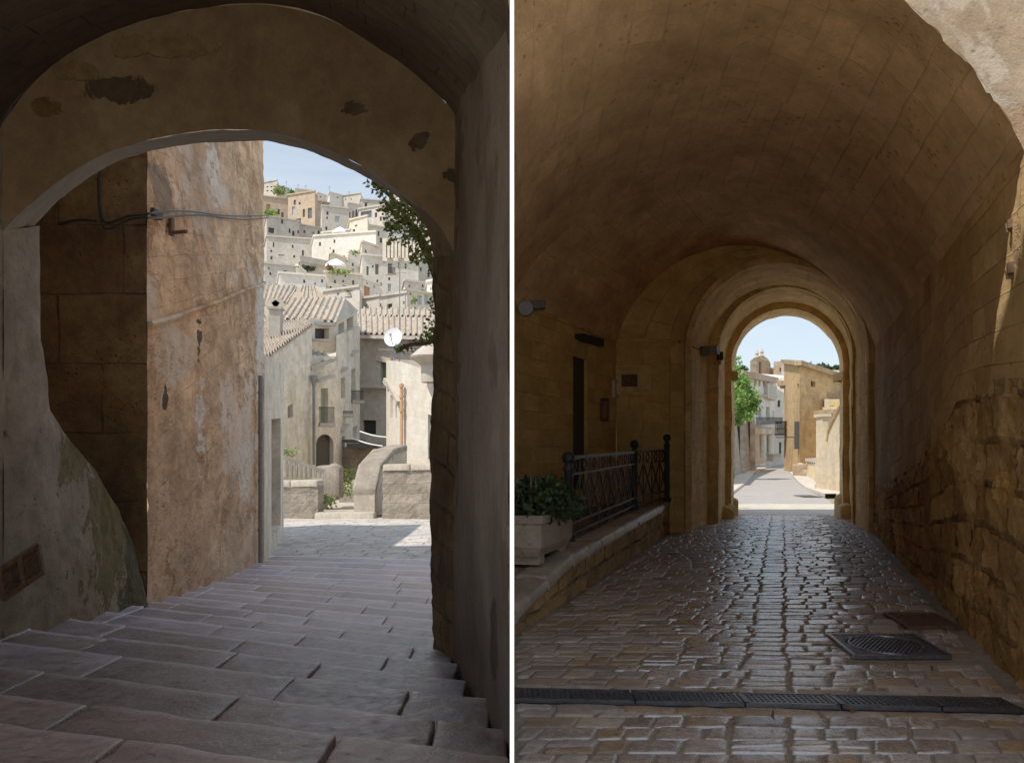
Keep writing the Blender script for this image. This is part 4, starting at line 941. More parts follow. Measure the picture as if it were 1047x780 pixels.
M['tuff_back'] = stone('tunnel_side_wall', (.35, .21, .07), (.45, .285, .105), bw=.6, bh=.3, ms=.010, warp=.02, joint=.8, mortar=(.26, .17, .08), stain=(.17, .10, .04), stain_amt=.7, stain_scale=.45, grain=.6, pits=.35, vary=.25, ps=(1, .5, 1), gain=1.5)
M['facade_out'] = stone('flaking_outer_face', (.54, .36, .22), (.62, .45, .29), bw=0, stain=(.33, .21, .12), stain_amt=.7, stain_scale=1.2, grain=1, pits=.5, vary=.3, mot=((.64, .51, .37), 1.6, .54), gain=0.58)
M['sett'] = setts('polished_setts', [(.30, .22, .165), (.41, .315, .25), (.48, .38, .31), (.34, .21, .115), (.26, .19, .15)], (.16, .36), .8, (.06, .045, .035), bump=.3, ior=2.0)
M['sett_dull'] = setts('dull_setts', [(.28, .205, .155), (.37, .285, .225), (.43, .335, .265), (.34, .205, .10), (.23, .165, .125)], (.28, .7), .45, (.08, .06, .045), bump=.6)
M['mortar'] = stone('floor_mortar', (.20, .15, .105), (.26, .20, .145), bw=0, stain=(.1, .07, .05), stain_amt=.5, stain_scale=1.5, grain=.8, pits=.3, vary=.3, rough=.7)
M['road'] = stone('pale_road', (.33, .305, .28), (.39, .36, .325), bw=.6, bh=.35, ms=.02, joint=.5, mortar=(.3, .27, .23), stain=(.3, .28, .25), stain_amt=.3, grain=.6, pits=.1, vary=.15, rough=.8)
M['kerb'] = stone('white_kerb_stone', (.58, .52, .43), (.66, .60, .50), bw=1.1, bh=.3, ms=.02, joint=.5, mortar=(.4, .34, .26), stain=(.4, .33, .25), stain_amt=.4, grain=.5, pits=.2, vary=.15)
M['court'] = stone('pale_court_paving', (.72, .66, .57), (.78, .72, .63), bw=.9, bh=.6, ms=.02, mortar=(.5, .44, .36), stain=(.5, .44, .36), stain_amt=.3, vary=.1, pits=.1)
M['street_wall'] = stone('streaked_street_wall', (.36, .30, .23), (.46, .39, .31), bw=.7, bh=.35, ms=.02, warp=.08, joint=.6, mortar=(.3, .24, .18), stain=(.17, .14, .11), stain_amt=.85, stain_scale=.9, grain=.8, pits=.5, vary=.35)
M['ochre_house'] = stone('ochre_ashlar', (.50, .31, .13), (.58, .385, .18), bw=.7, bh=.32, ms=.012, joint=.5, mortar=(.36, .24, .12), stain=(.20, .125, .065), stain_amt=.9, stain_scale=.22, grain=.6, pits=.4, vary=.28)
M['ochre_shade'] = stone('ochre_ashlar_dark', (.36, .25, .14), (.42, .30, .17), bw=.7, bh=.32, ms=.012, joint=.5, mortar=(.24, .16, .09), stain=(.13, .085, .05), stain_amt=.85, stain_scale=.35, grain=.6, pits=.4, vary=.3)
M['gate_wall'] = stone('pale_ochre_wall', (.60, .47, .30), (.66, .53, .36), bw=.8, bh=.4, ms=.01, joint=.4, mortar=(.42, .32, .2), stain=(.36, .25, .14), stain_amt=.6, stain_scale=.6, grain=.5, pits=.4, vary=.2)
M['grate'] = plain('cast_iron', (.085, .08, .082), .35, .6, var=.3, scale=30, bump=.3)
M['planter'] = stone('stone_planter', (.36, .27, .19), (.42, .33, .24), bw=0, stain=(.28, .2, .14), stain_amt=.5, stain_scale=3, grain=1.0, pits=.5, vary=.2)

tn = thing('cobbled_tunnel', 'long ochre barrel-vaulted tunnel of cut stone over the cobbled lane', 'tunnel')
def arc(Y, xl_, xr_, zl_, zr_, rise, n=48):
    hw = (xr_-xl_)/2; Rr = (hw*hw+rise*rise)/(2*rise); a0 = math.asin(min(1, hw/Rr)) if rise < hw else math.pi-math.asin(min(1, hw/Rr))
    out = []
    for i in range(n+1):
        t = -a0+2*a0*i/n; u = (math.sin(t)/math.sin(a0)+1)/2 if rise < hw else (math.sin(t)*Rr/hw+1)/2
        out.append(Vector((xl_+(xr_-xl_)*u, Y, lerp(zl_, zr_, i/n)+(Rr*math.cos(t)-(Rr-rise)))))
    return out
V0 = arc(6.08, -.05, xR(6.08), 5.15, 3.75, .85)
V1 = arc(9.5, -.05, xR(9.5), 4.5, 3.78, 1.45)
V2 = arc(14.2, -.05, xR(14.2), 4.1, 3.85, 2.0)
V3 = arc(19.0, 2.25, 7.8, 4.1, 3.95, 2.15)
m = MB(); loft(m, [V0, V1, V2, V3], 110, 40, .03, .9, seed=4)
m.uv = [tuple((b, a) for a, b in f) for f in m.uv]     # courses run along the tunnel
m.build('vault', M['tuff_vault'], tn, True)
# right wall: rough foot and dressed upper part
m = MB()
def rwall(z0, z1):
    return lambda u, v: (xR(lerp(4.2, 19, u)), lerp(4.2, 19, u), lerp(z0 if not callable(z0) else z0(u), z1 if not callable(z1) else z1(u), v))
split = lambda u: 1.25+.35*math.sin(u*5)+.5*(1-u)*0+(.55 if u < .3 else .55*max(0, 1-(u-.3)*6))
rough_grid(m, rwall(split, lambda u: 4.05+.02*u+.1*max(0, u-.4)), 230, 50, (15.6, 2.2), (-1, .33, 0), .025, 1.0, seed=1)
m.build('side_wall', M['tuff_wall'], tn, True)
m = MB(); rough_grid(m, rwall(-.1, lambda u: split(u)+.14), 330, 56, (15.6, 1.7), (-1, .33, 0), .035, 2.6, seed=8, fine=.7)
m.build('rough_wall_foot', M['tuff_rough'], tn, True)
# left wall with the dark doorway
m = MB()
m.quad((-.05, 6.08, 0), (-.05, 14.2, 0), (-.05, 14.2, 4.16), (-.05, 6.08, 4.98))
res = facade(m, (-.05, 14.2, .3, 4.4), (2.25, 19.0, .3, 4.4), [(586, 366, 601, 500)], .08)
lw = m.build('left_wall', M['tuff_back'], tn)
dr = window_in(tn, res[0], 'dark', 'door')
m = MB(); rough_grid(m, lambda u, v: (lerp(2.25, 3.80, u), 19.02+.0*u, lerp(.2, 4.15, v)), 24, 60, (1.6, 3.9), (0, -1, 0), .03, 1.5); 
m.build('back_wall', M['tuff_back'], tn, True)
# string course under the vault on the left
m = MB(); m.tube([(-.02+.479*t, 14.2+t, 4.12) for t in (0, 1.6, 3.2, 4.75)]+[(2.35, 18.98, 4.13), (3.7, 18.98, 4.1)], .035, 6); m.build('string_course', M['tuff_arch'], tn)
# nested arches at the far end
def prof(Y, cx, r, zs, zf=-.1, nj=14, na=36, rough=0):
    out = [Vector((cx-r, Y, lerp(zf, zs, i/nj))) for i in range(nj)]
    out += [Vector((cx-r*math.cos(i/na*math.pi), Y, zs+r*math.sin(i/na*math.pi))) for i in range(na+1)]
    out += [Vector((cx+r, Y, lerp(zs, zf, (i+1)/nj))) for i in range(nj)]
    return out
def lunette(Y, nj=14, na=36):
    A = arc(Y, 2.25, 7.8, 4.1, 3.95, 2.17, na)
    return [Vector((2.25, Y, lerp(-.1, 4.1, i/nj))) for i in range(nj)]+A+[Vector((7.8, Y, lerp(3.95, -.1, (i+1)/nj))) for i in range(nj)]
def ploft(curves, m_, amp=.02, seed=0, fr=1.5):
    mb = MB(); n = len(curves[0])-1; us = [0]
    for a, b in zip(curves[0], curves[0][1:]): us.append(us[-1]+(b-a).length)
    vo = 0
    for A, B in zip(curves, curves[1:]):
        h = sum((a-b).length for a, b in zip(A, B))/(n+1); i0 = len(mb.v)
        for j in range(m_+1):
            for i in range(n+1):
                p = A[i].lerp(B[i], j/m_); k = amp*fnoise(p.x+seed, p.y, p.z, fr, 4); c = (A[0]+A[-1])/2; c = Vector((c.x, p.y, 3)); d = (p-c); d.y = 0; d.normalize()
                e = Vector((0, 1, 0)) if abs((A[i]-B[i]).y) < .05 else d
                mb.v.append(tuple(p+e*k))
        for j in range(m_):
            for i in range(n):
                a = i0+j*(n+1)+i; mb.f.append((a, a+1, a+n+2, a+n+1))
                mb.uv.append(((us[i], vo+h*j/m_), (us[i+1], vo+h*j/m_), (us[i+1], vo+h*(j+1)/m_), (us[i], vo+h*(j+1)/m_)))
        vo += h
    return mb
K = dict(nj=44, na=70)
ploft([lunette(19.0, **K), prof(19.0, 5.74, 2.03, 3.88, **K)], 8, .015).build('end_wall', M['tuff_back'], tn, True)
ploft([prof(19.0, 5.74, 2.03, 3.88, **K), prof(18.86, 5.74, 2.03, 3.88, **K), prof(18.86, 5.74, 1.9, 3.88, **K), prof(19.25, 5.83, 1.9, 3.88, **K), prof(19.26, 5.83, 1.97, 3.9, **K), prof(21.5, 6.6, 1.78, 4.03, **K)], 8, .03).build('outer_arch', M['tuff_arch'], tn, True)
ploft([prof(21.5, 6.6, 1.8, 4.03, **K), prof(21.5, 6.68, 1.64, 4.13, **K), prof(21.9, 6.8, 1.64, 4.13, **K), prof(21.9, 6.82, 1.72, 4.13, **K), prof(23.6, 7.38, 1.66, 4.1, **K)], 8, .035, 3).build('middle_arch', M['tuff_arch'], tn, True)
ploft([prof(23.6, 7.38, 1.68, 4.1, **K), prof(23.6, 7.38, 1.50, 4.1, **K), prof(24.8, 7.74, 1.49, 4.1, **K)], 8, .035, 6).build('inner_arch', M['tuff_arch'], tn, True)
# impost blocks and worn foot stones
for k, (x, y, z, sx, sy, sz) in enumerate(((5.95, 24.0, 3.8, .24, .8, .2), (9.0, 24.0, 3.8, .24, .8, .2), (5.02, 21.6, 4.0, .2, .35, .22))):
    m = MB(); m.stone([(x-sx/2, y-sy/2, z+sz/2), (x+sx/2, y-sy/2, z+sz/2), (x+sx/2, y+sy/2, z+sz/2), (x-sx/2, y+sy/2, z+sz/2)], dome=.04, depth=sz, n=7, edge=.08); m.build('impost', M['tuff_arch'], tn, True)
for k, (x, y, s, h) in enumerate(((5.80, 23.6, .3, .3), (6.12, 24.7, .42, .42), (9.12, 24.3, .36, .5), (8.85, 23.3, .4, .3), (5.62, 23.2, .36, .24))):
    m = MB(); m.stone([(x-s/2, y-s*.6, h), (x+s/2, y-s*.6, h*.9), (x+s/2, y+s*.6, h), (x-s/2, y+s*.6, h)], dome=.1, depth=h+.05, n=8, edge=.16, rnd=.04, ns=.05, freq=4, seed=k); m.build('foot_stone', M['tuff_arch'], tn, True)
# camera-side facade around the vault mouth and mass above (for its shade)
m = MB()
V0d, _ = resample(V0, 90); topl = [Vector((lerp(-.05, 5.6, i/90), 6.08, 10)) for i in range(91)]
def fa(u, v):
    i = int(round(u*90)); p = V0d[i].lerp(topl[i], v); e = (1-v)**40; p = p+Vector((.03*fnoise(i*.3, 0, 1), 0, .05*fnoise(i*.23, 2, 0)))*e; return p+Vector((0, -.035*fnoise(p.x, 0, p.z, 1.5, 4)*min(1, v*12), 0))
m.grid(fa, 90, 60, (5.6, 5.6))
m.build('mouth_face', M['facade_out'], tn, True)
m = MB(); m.quad((-.04, 6.1, 6.5), (7, 6.1, 6.5), (11.5, 19, 6.7), (-.04, 19, 6.7)); m.quad((1, 19, 6.6), (10.5, 19, 6.6), (11, 24.8, 5.9), (4, 24.8, 5.9))
m.build('roof_slab', M['tuff_back'], tn)
m = MB(); c = prof(24.8, 7.74, 1.49, 4.1, **K)
A = []
for p in c:
    A.append(Vector((4.2 if p.x < 7.74 else 11.3, 24.8, p.z if p.z < 4.1 else 5.9)) if p.z <= 4.1 else Vector((lerp(4.2, 11.3, (p.x-6.25)/2.98), 24.8, 5.9)))
ploft([c, A], 2, 0).build('outer_face', M['tuff_back'], tn)
m = MB(); m.box(-.11, -.06, 6.1, 14.3, 4.2, 6.6); m.quad((2.2, 19.03, 0), (2.2, 19.03, 6.6), (4.2, 24.8, 5.9), (4.2, 24.8, 0)); m.quad((7.9, 19.03, 0), (7.9, 19.03, 6.6), (10.8, 24.8, 5.9), (10.8, 24.8, 0)); m.build('shell', M['tuff_back'], tn)
place(tn)

# raised terrace with ledge
tr = thing('side_terrace', 'raised stone ledge along the left side of the cobbled tunnel', 'ledge')
m = MB(); rough_grid(m, lambda u, v: (xL(lerp(7.2, 20.9, u)), lerp(7.2, 20.9, u), lerp(-.1, hL(lerp(7.2, 20.9, u))-.07, v)), 170, 14, (14, .55), (1, -.3, 0), .035, 2.0); m.build('ledge_face', M['tuff_rough'], tr, True)
m = MB(); Y = 7.0; q = random.Random(12)
while Y < 20.7:
    L = q.uniform(.7, 1.3); Y2 = min(20.8, Y+L); a, b = xL(Y)+.03, xL(Y2)+.03; w_ = .38; ha, hb = hL(Y), hL(Y2)
    m.stone([(max(a-w_, -.04), Y+.005, ha-.03), (a, Y+.005, ha-.03), (b, Y2-.005, hb-.03), (max(b-w_, -.04), Y2-.005, hb-.03)], dome=.035, depth=.1, n=8, rnd=.006, edge=.06, seed=Y, ns=.012)
    Y = Y2
M['coping'] = setts('ledge_coping', [(.33, .26, .18), (.42, .34, .25), (.36, .28, .20)], (.3, .7), .4, (.12, .08, .05)); m.build('coping', M['coping'], tr, True)
m = MB(); m.grid(lambda u, v: (lerp(xW(lerp(7, 21, v))+.0, xL(lerp(7, 21, v))-.3, u) if xL(lerp(7, 21, v))-.3 > xW(lerp(7, 21, v)) else xW(lerp(7, 21, v)), lerp(7, 21, v), hL(lerp(7, 21, v))-.035), 6, 60, (2, 14)); m.build('terrace_paving', M['mortar'], tr, True)
place(tr)

# floor: setts laid in rows across the lane
m = MB(); m.grid(lambda u, v: (lerp(max(.004, xL(lerp(4, 25.2, v))-.1) if lerp(4, 25.2, v) < 8.2 else xL(lerp(4, 25.2, v))-.1, xR(lerp(4, 25.2, v))+.3, u), lerp(4, 25.2, v), -.012), 30, 120, (4, 21)); m.build('lane_bedding', M['mortar'], smooth=True, kind='structure')
ms_, md = MB(), MB(); q = random.Random(5); Y = 4.05; row = 0
TR = lambda x: 6.06-.078*x      # far edge of the drain
def xc(Y): return 1.72+.307*(Y-6.0)       # middle strip follows the lane
while Y < 24.9:
    d = q.uniform(.15, .30); Y2 = Y+d; g = .010
    left = max(.012, xL(Y)+.03) if Y < 8.1 else xL(Y)+.05; right = xR(Y)-.12
    cuts = [xc(Y)-.17+q.uniform(-.03, .03), xc(Y)+.15+q.uniform(-.03, .03)]
    xs = []; x = cuts[0]
    while x > left: w_ = q.uniform(.15, .34); xs.append((max(left, x-w_), x)); x -= w_
    xs.append((cuts[0], cuts[1])); x = cuts[1]
    while x < right: w_ = q.uniform(.15, .34); xs.append((x, min(right, x+w_))); x += w_
    for a, b in xs:
        if b-a < .07: continue
        cx_, cy_ = (a+b)/2, (Y+Y2)/2
        if abs(cy_-(TR(cx_)-.15)) < .15+d*.5-.02 and cx_ < 3.3:
            continue
        if 2.72 < cx_ < 3.62 and 6.95 < cy_ < 7.98: continue
        if 3.66 < cx_ and 8.15 < cy_ < 9.05: continue
        sh = .307*d; off = abs(cx_-xc(Y))
        splits = [(Y, Y2)]
        if d > .23 and q.random() < .3: ym = Y+d*q.uniform(.4, .6); splits = [(Y, ym), (ym, Y2)]
        for ya, yb in splits:
            sa, sb = .307*(ya-Y), .307*(yb-Y); tz = lambda: q.uniform(-.006, .006); z = -.004
            quad = [(a+g+sa, ya+g, z+tz()), (b-g+sa, ya+g, z+tz()), (b-g+sb, yb-g, z+tz()), (a+g+sb, yb-g, z+tz())]
            nn = 9 if Y < 12 else 7
            (ms_ if off+q.uniform(-.25, .25) < .95 else md).stone(quad, dome=.007, depth=.03, n=nn, rnd=.013, edge=.022, seed=row, ns=.0035, freq=8)
    Y = Y2; row += 1
ms_.build('cobbled_lane', M['sett'], smooth=True, kind='structure'); md.build('cobbled_lane_side', M['sett_dull'], smooth=True, kind='structure')
# small fillers around the drain
m = MB(); x = .01
while x < 3.5:
    w_ = q.uniform(.25, .45)
    for s, (o0, o1) in enumerate(((.02, .17), (-.47, -.32))):
        a, b = x+.01, x+w_-.01
        m.stone([(a, TR(a)+o0, -.004), (b, TR(b)+o0, -.004), (b, TR(b)+o1, -.004), (a, TR(a)+o1, -.004)], dome=.012, depth=.03, n=7, rnd=.01, edge=.04, seed=x, ns=.008, freq=9)
    x += w_
m.build('drain_kerb_stones', M['sett_dull'], smooth=True, kind='structure')

# drain sections
xs = [.008, .80, 1.50, 2.10, 2.72, 3.22]
names = ['leftmost section of the black slotted drain, partly cut by the white partition', 'second section of the black slotted drain from the white partition', 'middle section of the black slotted drain across the lane', 'fourth section of the black slotted drain, nearest below the square manhole', 'rightmost section of the black slotted drain near the right wall']
for i in range(5):
    g = thing('drain_grate', names[i], 'drain grate', 'grate sections of the drain across the lane')
    a, b = xs[i]+.006, xs[i+1]-.006; m = MB(); z = .012; W = .27
    def q3(x, o, zz=z): return (x, TR(x)-.015-o, zz)
    m.bar(q3(a, .012), q3(b, .012), .024, .03); m.bar(q3(a, W-.012), q3(b, W-.012), .024, .03); m.bar(q3(a+.012, 0), q3(a+.012, W), .024, .03); m.bar(q3(b-.012, 0), q3(b-.012, W), .024, .03)
    m.build('frame', M['grate'], g)
    m = MB(); n = int((b-a)/.034)
    for k in range(1, n): x = lerp(a, b, k/n); m.bar(q3(x, 0), q3(x, W), .014, .022)
    for k in range(1, 6): m.bar(q3(a, W*k/6), q3(b, W*k/6), .013, .02)
    m.build('bars', M['grate'], g)
    m = MB(); m.quad(q3(a, 0, -.008), q3(b, 0, -.008), q3(b, W, -.008), q3(a, W, -.008)); m.build('channel', WM['void'], g); place(g)
def manhole(name, label, cx_, cy_, w_, d_, ring, matn='grate'):
    g = thing(name, label, 'manhole cover'); z = .012; sk = .1
    def q3(u, v, zz=z): return (cx_+(u-.5)*w_+sk*(v-.5)*d_*1.2, cy_+(v-.5)*d_, zz)
    m = MB()
    for s, e in (((0, 0), (1, 0)), ((1, 0), (1, 1)), ((1, 1), (0, 1)), ((0, 1), (0, 0))): m.bar(q3(*s), q3(*e), .03, .03)
    m.build('frame', M[matn], g)
    m = MB(); m.quad(q3(0, 0, .004), q3(1, 0, .004), q3(1, 1, .004), q3(0, 1, .004)); m.build('plate', M[matn], g)
    if ring:
        m = MB(); pts = [q3(.5+.40*math.cos(t/32*math.tau), .5+.42*math.sin(t/32*math.tau), .016) for t in range(33)]; m.tube(pts, .012, 6); m.build('rim', M[matn], g)
        m = MB()
        for k in range(-18, 38):
            u = k/19
            for dr_ in (1, -1):
                p0, p1 = None, None
                for v in [t/20 for t in range(21)]:
                    uu = u+dr_*v*.6-(0 if dr_ == 1 else -.0)
                    if 0 < uu < 1:
                        inside = ((uu-.5)/.4)**2+((v-.5)/.42)**2 < 1
                        ok = inside if dr_ == 1 else not inside
                        if ok: p1 = (uu, v); p0 = p0 or (uu, v)
                        elif p0 and p1 and p0 != p1: m.bar(q3(*p0, .013), q3(*p1, .013), .012, .014); p0 = p1 = None
                if p0 and p1 and p0 != p1: m.bar(q3(*p0, .013), q3(*p1, .013), .012, .014)
        m.build('raised_pattern', M[matn], g)
    else:
        m = MB()
        for k in range(1, 22): m.bar(q3(k/22, .02, .008), q3(k/22, .98, .008), .010, .01)
        m.build('raised_pattern', M[matn], g)
    place(g)
manhole('manhole_cover', 'square iron manhole cover with round diamond-patterned lid in the setts', 3.17, 7.46, .76, .86, True, 'cover')
manhole('manhole_cover', 'dull brown ribbed manhole plate close to the right wall', 4.0, 8.6, .5, .74, False, 'rust')
# fallen leaves
for k, (px, py) in enumerate(((553, 612), (546, 626), (576, 600), (807, 551), (699, 541), (788, 737), (862, 726), (952, 690))):
    Y = 1440/(py-HZ); m = MB(); leaves(m, [(X(px, Y), Y, .03)], .09, random.Random(k)); o = m.build('fallen_leaf', M['leaf_red']); tag(o, 'small dry fallen leaf lying on the cobbled lane', 'leaf', 'dry leaves scattered on the cobbled lane')

# railing on the ledge
ra = thing('iron_railing', 'black wrought iron railing with ball-topped posts and diamond lattice', 'railing')
posts = [(.73, 11.4, hL(11.4), 1.63), (2.31, 16.6, hL(16.6), 1.88), (3.32, 18.85, hL(18.85), 2.06)]
for x, y, z0, z1_ in posts:
    m = MB(); m.lathe((x, y, z0), [(.09, -.02), (.09, .06), (.055, .1), (.055, .9*(z1_-z0)-.1), (.08, .9*(z1_-z0)-.07), (.05, .9*(z1_-z0)-.02), (.05, .9*(z1_-z0)+.02)], 12); m.sphere((x, y, z1_-.03), .085); m.build('post', M['iron'], ra, True)
for (xa, ya, za, ta), (xb, yb, zb, tb_) in zip(posts, posts[1:]):
    def rp(u, h): return Vector((lerp(xa, xb, u), lerp(ya, yb, u), lerp(za, zb, u)+h))
    H1, H2, H3, H4 = 1.08, .86, .22, .08
    m = MB(); m.bar(rp(0, H1), rp(1, H1), .04, .05); m.bar(rp(0, H2), rp(1, H2), .03, .03); m.bar(rp(0, H3), rp(1, H3), .03, .03); m.bar(rp(0, H4), rp(1, H4), .03, .03); m.build('rail', M['iron'], ra)
    n = 8 if ya < 12 else 4; m = MB()
    for k in range(n):
        u0, u1 = k/n, (k+1)/n
        m.bar(rp(u0, .0), rp(u0, H1), .02); m.bar(rp(u0, H3), rp(u1, H2), .022); m.bar(rp(u1, H3), rp(u0, H2), .022)
        c = rp((u0+u1)/2, (H1+H2)/2); d = (rp(1, 0)-rp(0, 0)).normalized()
        dd = d*.13; e = Vector((0, 0, .1))
        for p, s in ((c-dd, c+e), (c+e, c+dd), (c+dd, c-e), (c-e, c-dd)): m.bar(p, s, .018)
    m.build('lattice', M['iron'], ra)
place(ra)

# planter with shrub
pl_ = thing('stone_planter', 'pale rectangular stone planter box standing on the ledge', 'planter')
ax_ = Vector((.307, 1, 0)).normalized(); pr_ = Vector((1, -.307, 0)).normalized()
c0 = Vector((X(553.5, 9.3), 9.3, 0)); h0 = hL(9.8)
def pq(a, b, z): p = c0+ax_*a-pr_*b; return Vector((p.x, p.y, z))
m = MB(); w_, l_, h_ = .52, 1.42, .44; zb = h0+.075
def ringp(i, z, o=0): return [pq(-o+i, -o+i, z), pq(l_+o-i, -o+i, z), pq(l_+o-i, w_+o-i, z), pq(-o+i, w_+o-i, z)]
rings = [ringp(.05, zb), ringp(.0, zb+.1), ringp(0, zb+h_-.1), ringp(-.02, zb+h_-.08), ringp(-.02, zb+h_), ringp(.06, zb+h_), ringp(.06, zb+h_-.08)]
for A, B in zip(rings, rings[1:]):
    for i in range(4): m.grid(lambda u, v, A=A, B=B, i=i: A[i].lerp(A[(i+1) % 4], u).lerp(B[i].lerp(B[(i+1) % 4], u), v)+Vector((0, 0, 0)), 10, 3)
m.build('box', M['planter'], pl_)
m = MB(); m.quad(*ringp(.06, zb+h_-.07)); m.build('soil', M['bark'], pl_)
for a in (.12, 1.1):
    m = MB(); p = pq(a+.1, w_/2, h0+.03); m.obox(p, ax_, pr_, (0, 0, 1), .2, w_*.8, .1); m.build('foot', M['planter'], pl_)
place(pl_)
sh = thing('planter_shrub', 'low dense dark green shrub growing in the stone planter', 'shrub'); q = random.Random(9)
m = MB()
for a, b, z, r, n in ((.2, .25, .68, .3, 500), (.55, .25, .74, .33, 600), (.95, .26, .72, .33, 600), (1.25, .22, .66, .27, 400), (.7, .1, .62, .3, 400), (.35, .02, .6, .22, 260), (1.1, .0, .58, .24, 260)):
    leaves(m, blob_pts(pq(a, b, h0+z-.02), (r, r, r*.62), n, q, .6), .075, q)
m.build('foliage', M['leaf_dark'], sh)
m = MB()
for k in range(22): p = pq(q.uniform(.1, 1.3), q.uniform(.1, .42), zb+h_-.08); m.tube([p, p+Vector((q.uniform(-.15, .15), q.uniform(-.15, .15), q.uniform(.2, .5)))], [.01, .005], 5)
m.build('stem', M['bark'], sh); place(sh)

# fittings on the tunnel walls
def on_left(px, py):
    k = (px-CX)/F; Y = (-.05-.479*14.2)/(k-.479); return Vector((k*Y, Y, Z(py, Y)))
nW = Vector((.479*-1, 1, 0)).normalized()*-1; nW = Vector((.9, -.43, 0))
sp = thing('spotlight', 'grey twin spotlight fixed high on the left tunnel wall near the partition', 'spotlight')
c = on_left(533, 316)+nW*.1; c2 = on_left(541, 313)+nW*.15
m = MB(); m.tube([c, c+Vector((-.02, -.24, -.03))], [.13, .12], 12); m.build('lamp_housing', M['pipe_grey'], sp); m = MB(); m.obox(c2, nW, (0, 1, 0), (0, 0, 1), .3, .25, .13); m.build('ballast_box', M['pipe_grey'], sp); place(sp)
for (x0, y0, x1, y1, nm, lb, mt) in ((613.5, 408.5, 620, 429.5, 'notice_board', 'narrow framed notice beside the dark doorway', 'rust'), (625.5, 390, 630.5, 405, 'meter_box', 'small pale meter box above the framed notice', 'kerb')):
    g = thing(nm, lb, 'sign' if nm[0] == 'n' else 'box'); a, b = on_left(x0, y1), on_left(x1, y1); t_, t2 = on_left(x0, y0), on_left(x1, y0)
    m = MB()
    for p, s in ((a, b), (b, t2), (t2, t_), (t_, a)): m.bar(p+nW*.03, s+nW*.03, .05, .05)
    m.build('frame', M['rust'] if nm[0] == 'n' else M['kerb'], g)
    m = MB(); m.quad(a+nW*.02, b+nW*.02, t2+nW*.02, t_+nW*.02); m.build('panel', M['tuff_wall'] if nm[0] == 'n' else M['kerb'], g); place(g)
g = thing('wall_plaque', 'small square reddish plaque on a pale stone block of the rear wall', 'plaque')
m = MB(); m.obox(P(643.5, 389, 18.95), (1, 0, 0), (0, 1, 0), (0, 0, 1), .34, .05, .26); m.build('plate', M['rust'], g); m = MB(); m.obox(P(644, 387, 18.98), (1, 0, 0), (0, 1, 0), (0, 0, 1), .9, .03, .55); m.build('backing_stone', M['tuff_arch'], g); place(g)
g = thing('carved_ledge', 'dark scalloped ledge fixed over the doorway lintel', 'ledge'); m = MB()
for k in range(6): a = on_left(591+k*3.6, 345+k*1.0); m.obox(a+nW*.06, (.43, .9, 0), nW, (0, 0, 1), .34, .12, .09+.05*(k % 2))
m.build('scallop', M['iron'], g); place(g)
g = thing('arch_lamp', 'grey floodlight on a bracket at the left springing of the inner arch', 'lamp')
c = Vector(P(721, 359.5, 20.6)); m = MB(); m.obox(c, (1, .3, 0), (0, 1, 0), (0, 0, 1), .26, .3, .22); m.tube([c+Vector((.1, -.1, 0)), c+Vector((.26, -.2, .02))], [.1, .12], 12); m.build('housing', M['pipe_grey'], g); m = MB(); m.tube([c, c+Vector((-.18, .2, .08)), c+Vector((-.42, .0, .12))], .025, 6); m.build('bracket', M['iron'], g); place(g)
g = thing('junction_box', 'dark junction box and cable beside the floodlight on the arch', 'box'); m = MB(); m.obox(P(736, 364, 21.4), (1, 0, 0), (0, 1, 0), (0, 0, 1), .14, .14, .2); m.build('box', M['iron'], g); m = MB(); m.tube(catmull([P(694, 349, 18.9), P(706, 354, 19.4), P(716, 358, 20.3)], 5), .015, 5); m.build('cable', M['iron'], g); place(g)
# niches with iron remains in the right wall
for py, h, lb in ((229, .05, 'upper broken iron socket in the right tunnel wall'), (274, .09, 'lower broken iron socket in the right tunnel wall')):
    g = thing('wall_socket', lb, 'socket'); Y = 6.42; c = Vector((xR(Y)-.015, Y, Z(py, Y))); d = Vector((.33, 1, 0)).normalized()
    m = MB(); m.obox(c, d, (1, -.33, .2), (0, 0, 1), .05, .04, .05+h*.3); m.obox(c+d*.02-Vector((0, 0, h*.5)), d, (1, -.33, 0), (0, .3, 1), .02, .05, .07); m.build('socket', M['rust'], g); place(g)

# ================================================================ street beyond
def zs(Y): return 0 if Y < 50 else (Y-50)*.010 if Y < 120 else .7
def road_edge(px_pts): return catmull([Vector((X(px, 1440/(py-HZ)), 1440/(py-HZ), 0)) for px, py in px_pts], 8)
Lp = [(6.02, 24.6), (7.3, 30.6), (9.4, 38), (12.5, 48), (18.4, 68), (27.3, 95), (38.3, 125)]
Rp = [(9.25, 24.6), (10.3, 28), (12.2, 34), (14.7, 44), (18.7, 58), (26.0, 82), (35.5, 110), (43, 125)]
def strip(A, B, dz=.0, n=60):
    A, _ = resample([Vector((*p, 0)) for p in A], n); B, _ = resample([Vector((*p, 0)) for p in B], n)
    m = MB()
    def fn(u, v): i = int(round(v*n)); p = A[i].lerp(B[i], u); return (p.x, p.y, zs(p.y)+dz)
    m.grid(fn, 4, n, (3.4, 110)); return m
strip(Lp, Rp, -.004).build('road', M['road'], kind='structure')
m = strip([(5.4, 24.55), (6.3, 30.5)], [(10.0, 24.55), (11.3, 30.5)], .004, 12); m.build('road_threshold', M['kerb'], kind='structure')
Lw = [(5.9, 25.5), (6.7, 30), (8.6, 38), (11.7, 50), (15.4, 62), (20.0, 76), (25.0, 90), (31.5, 112)]
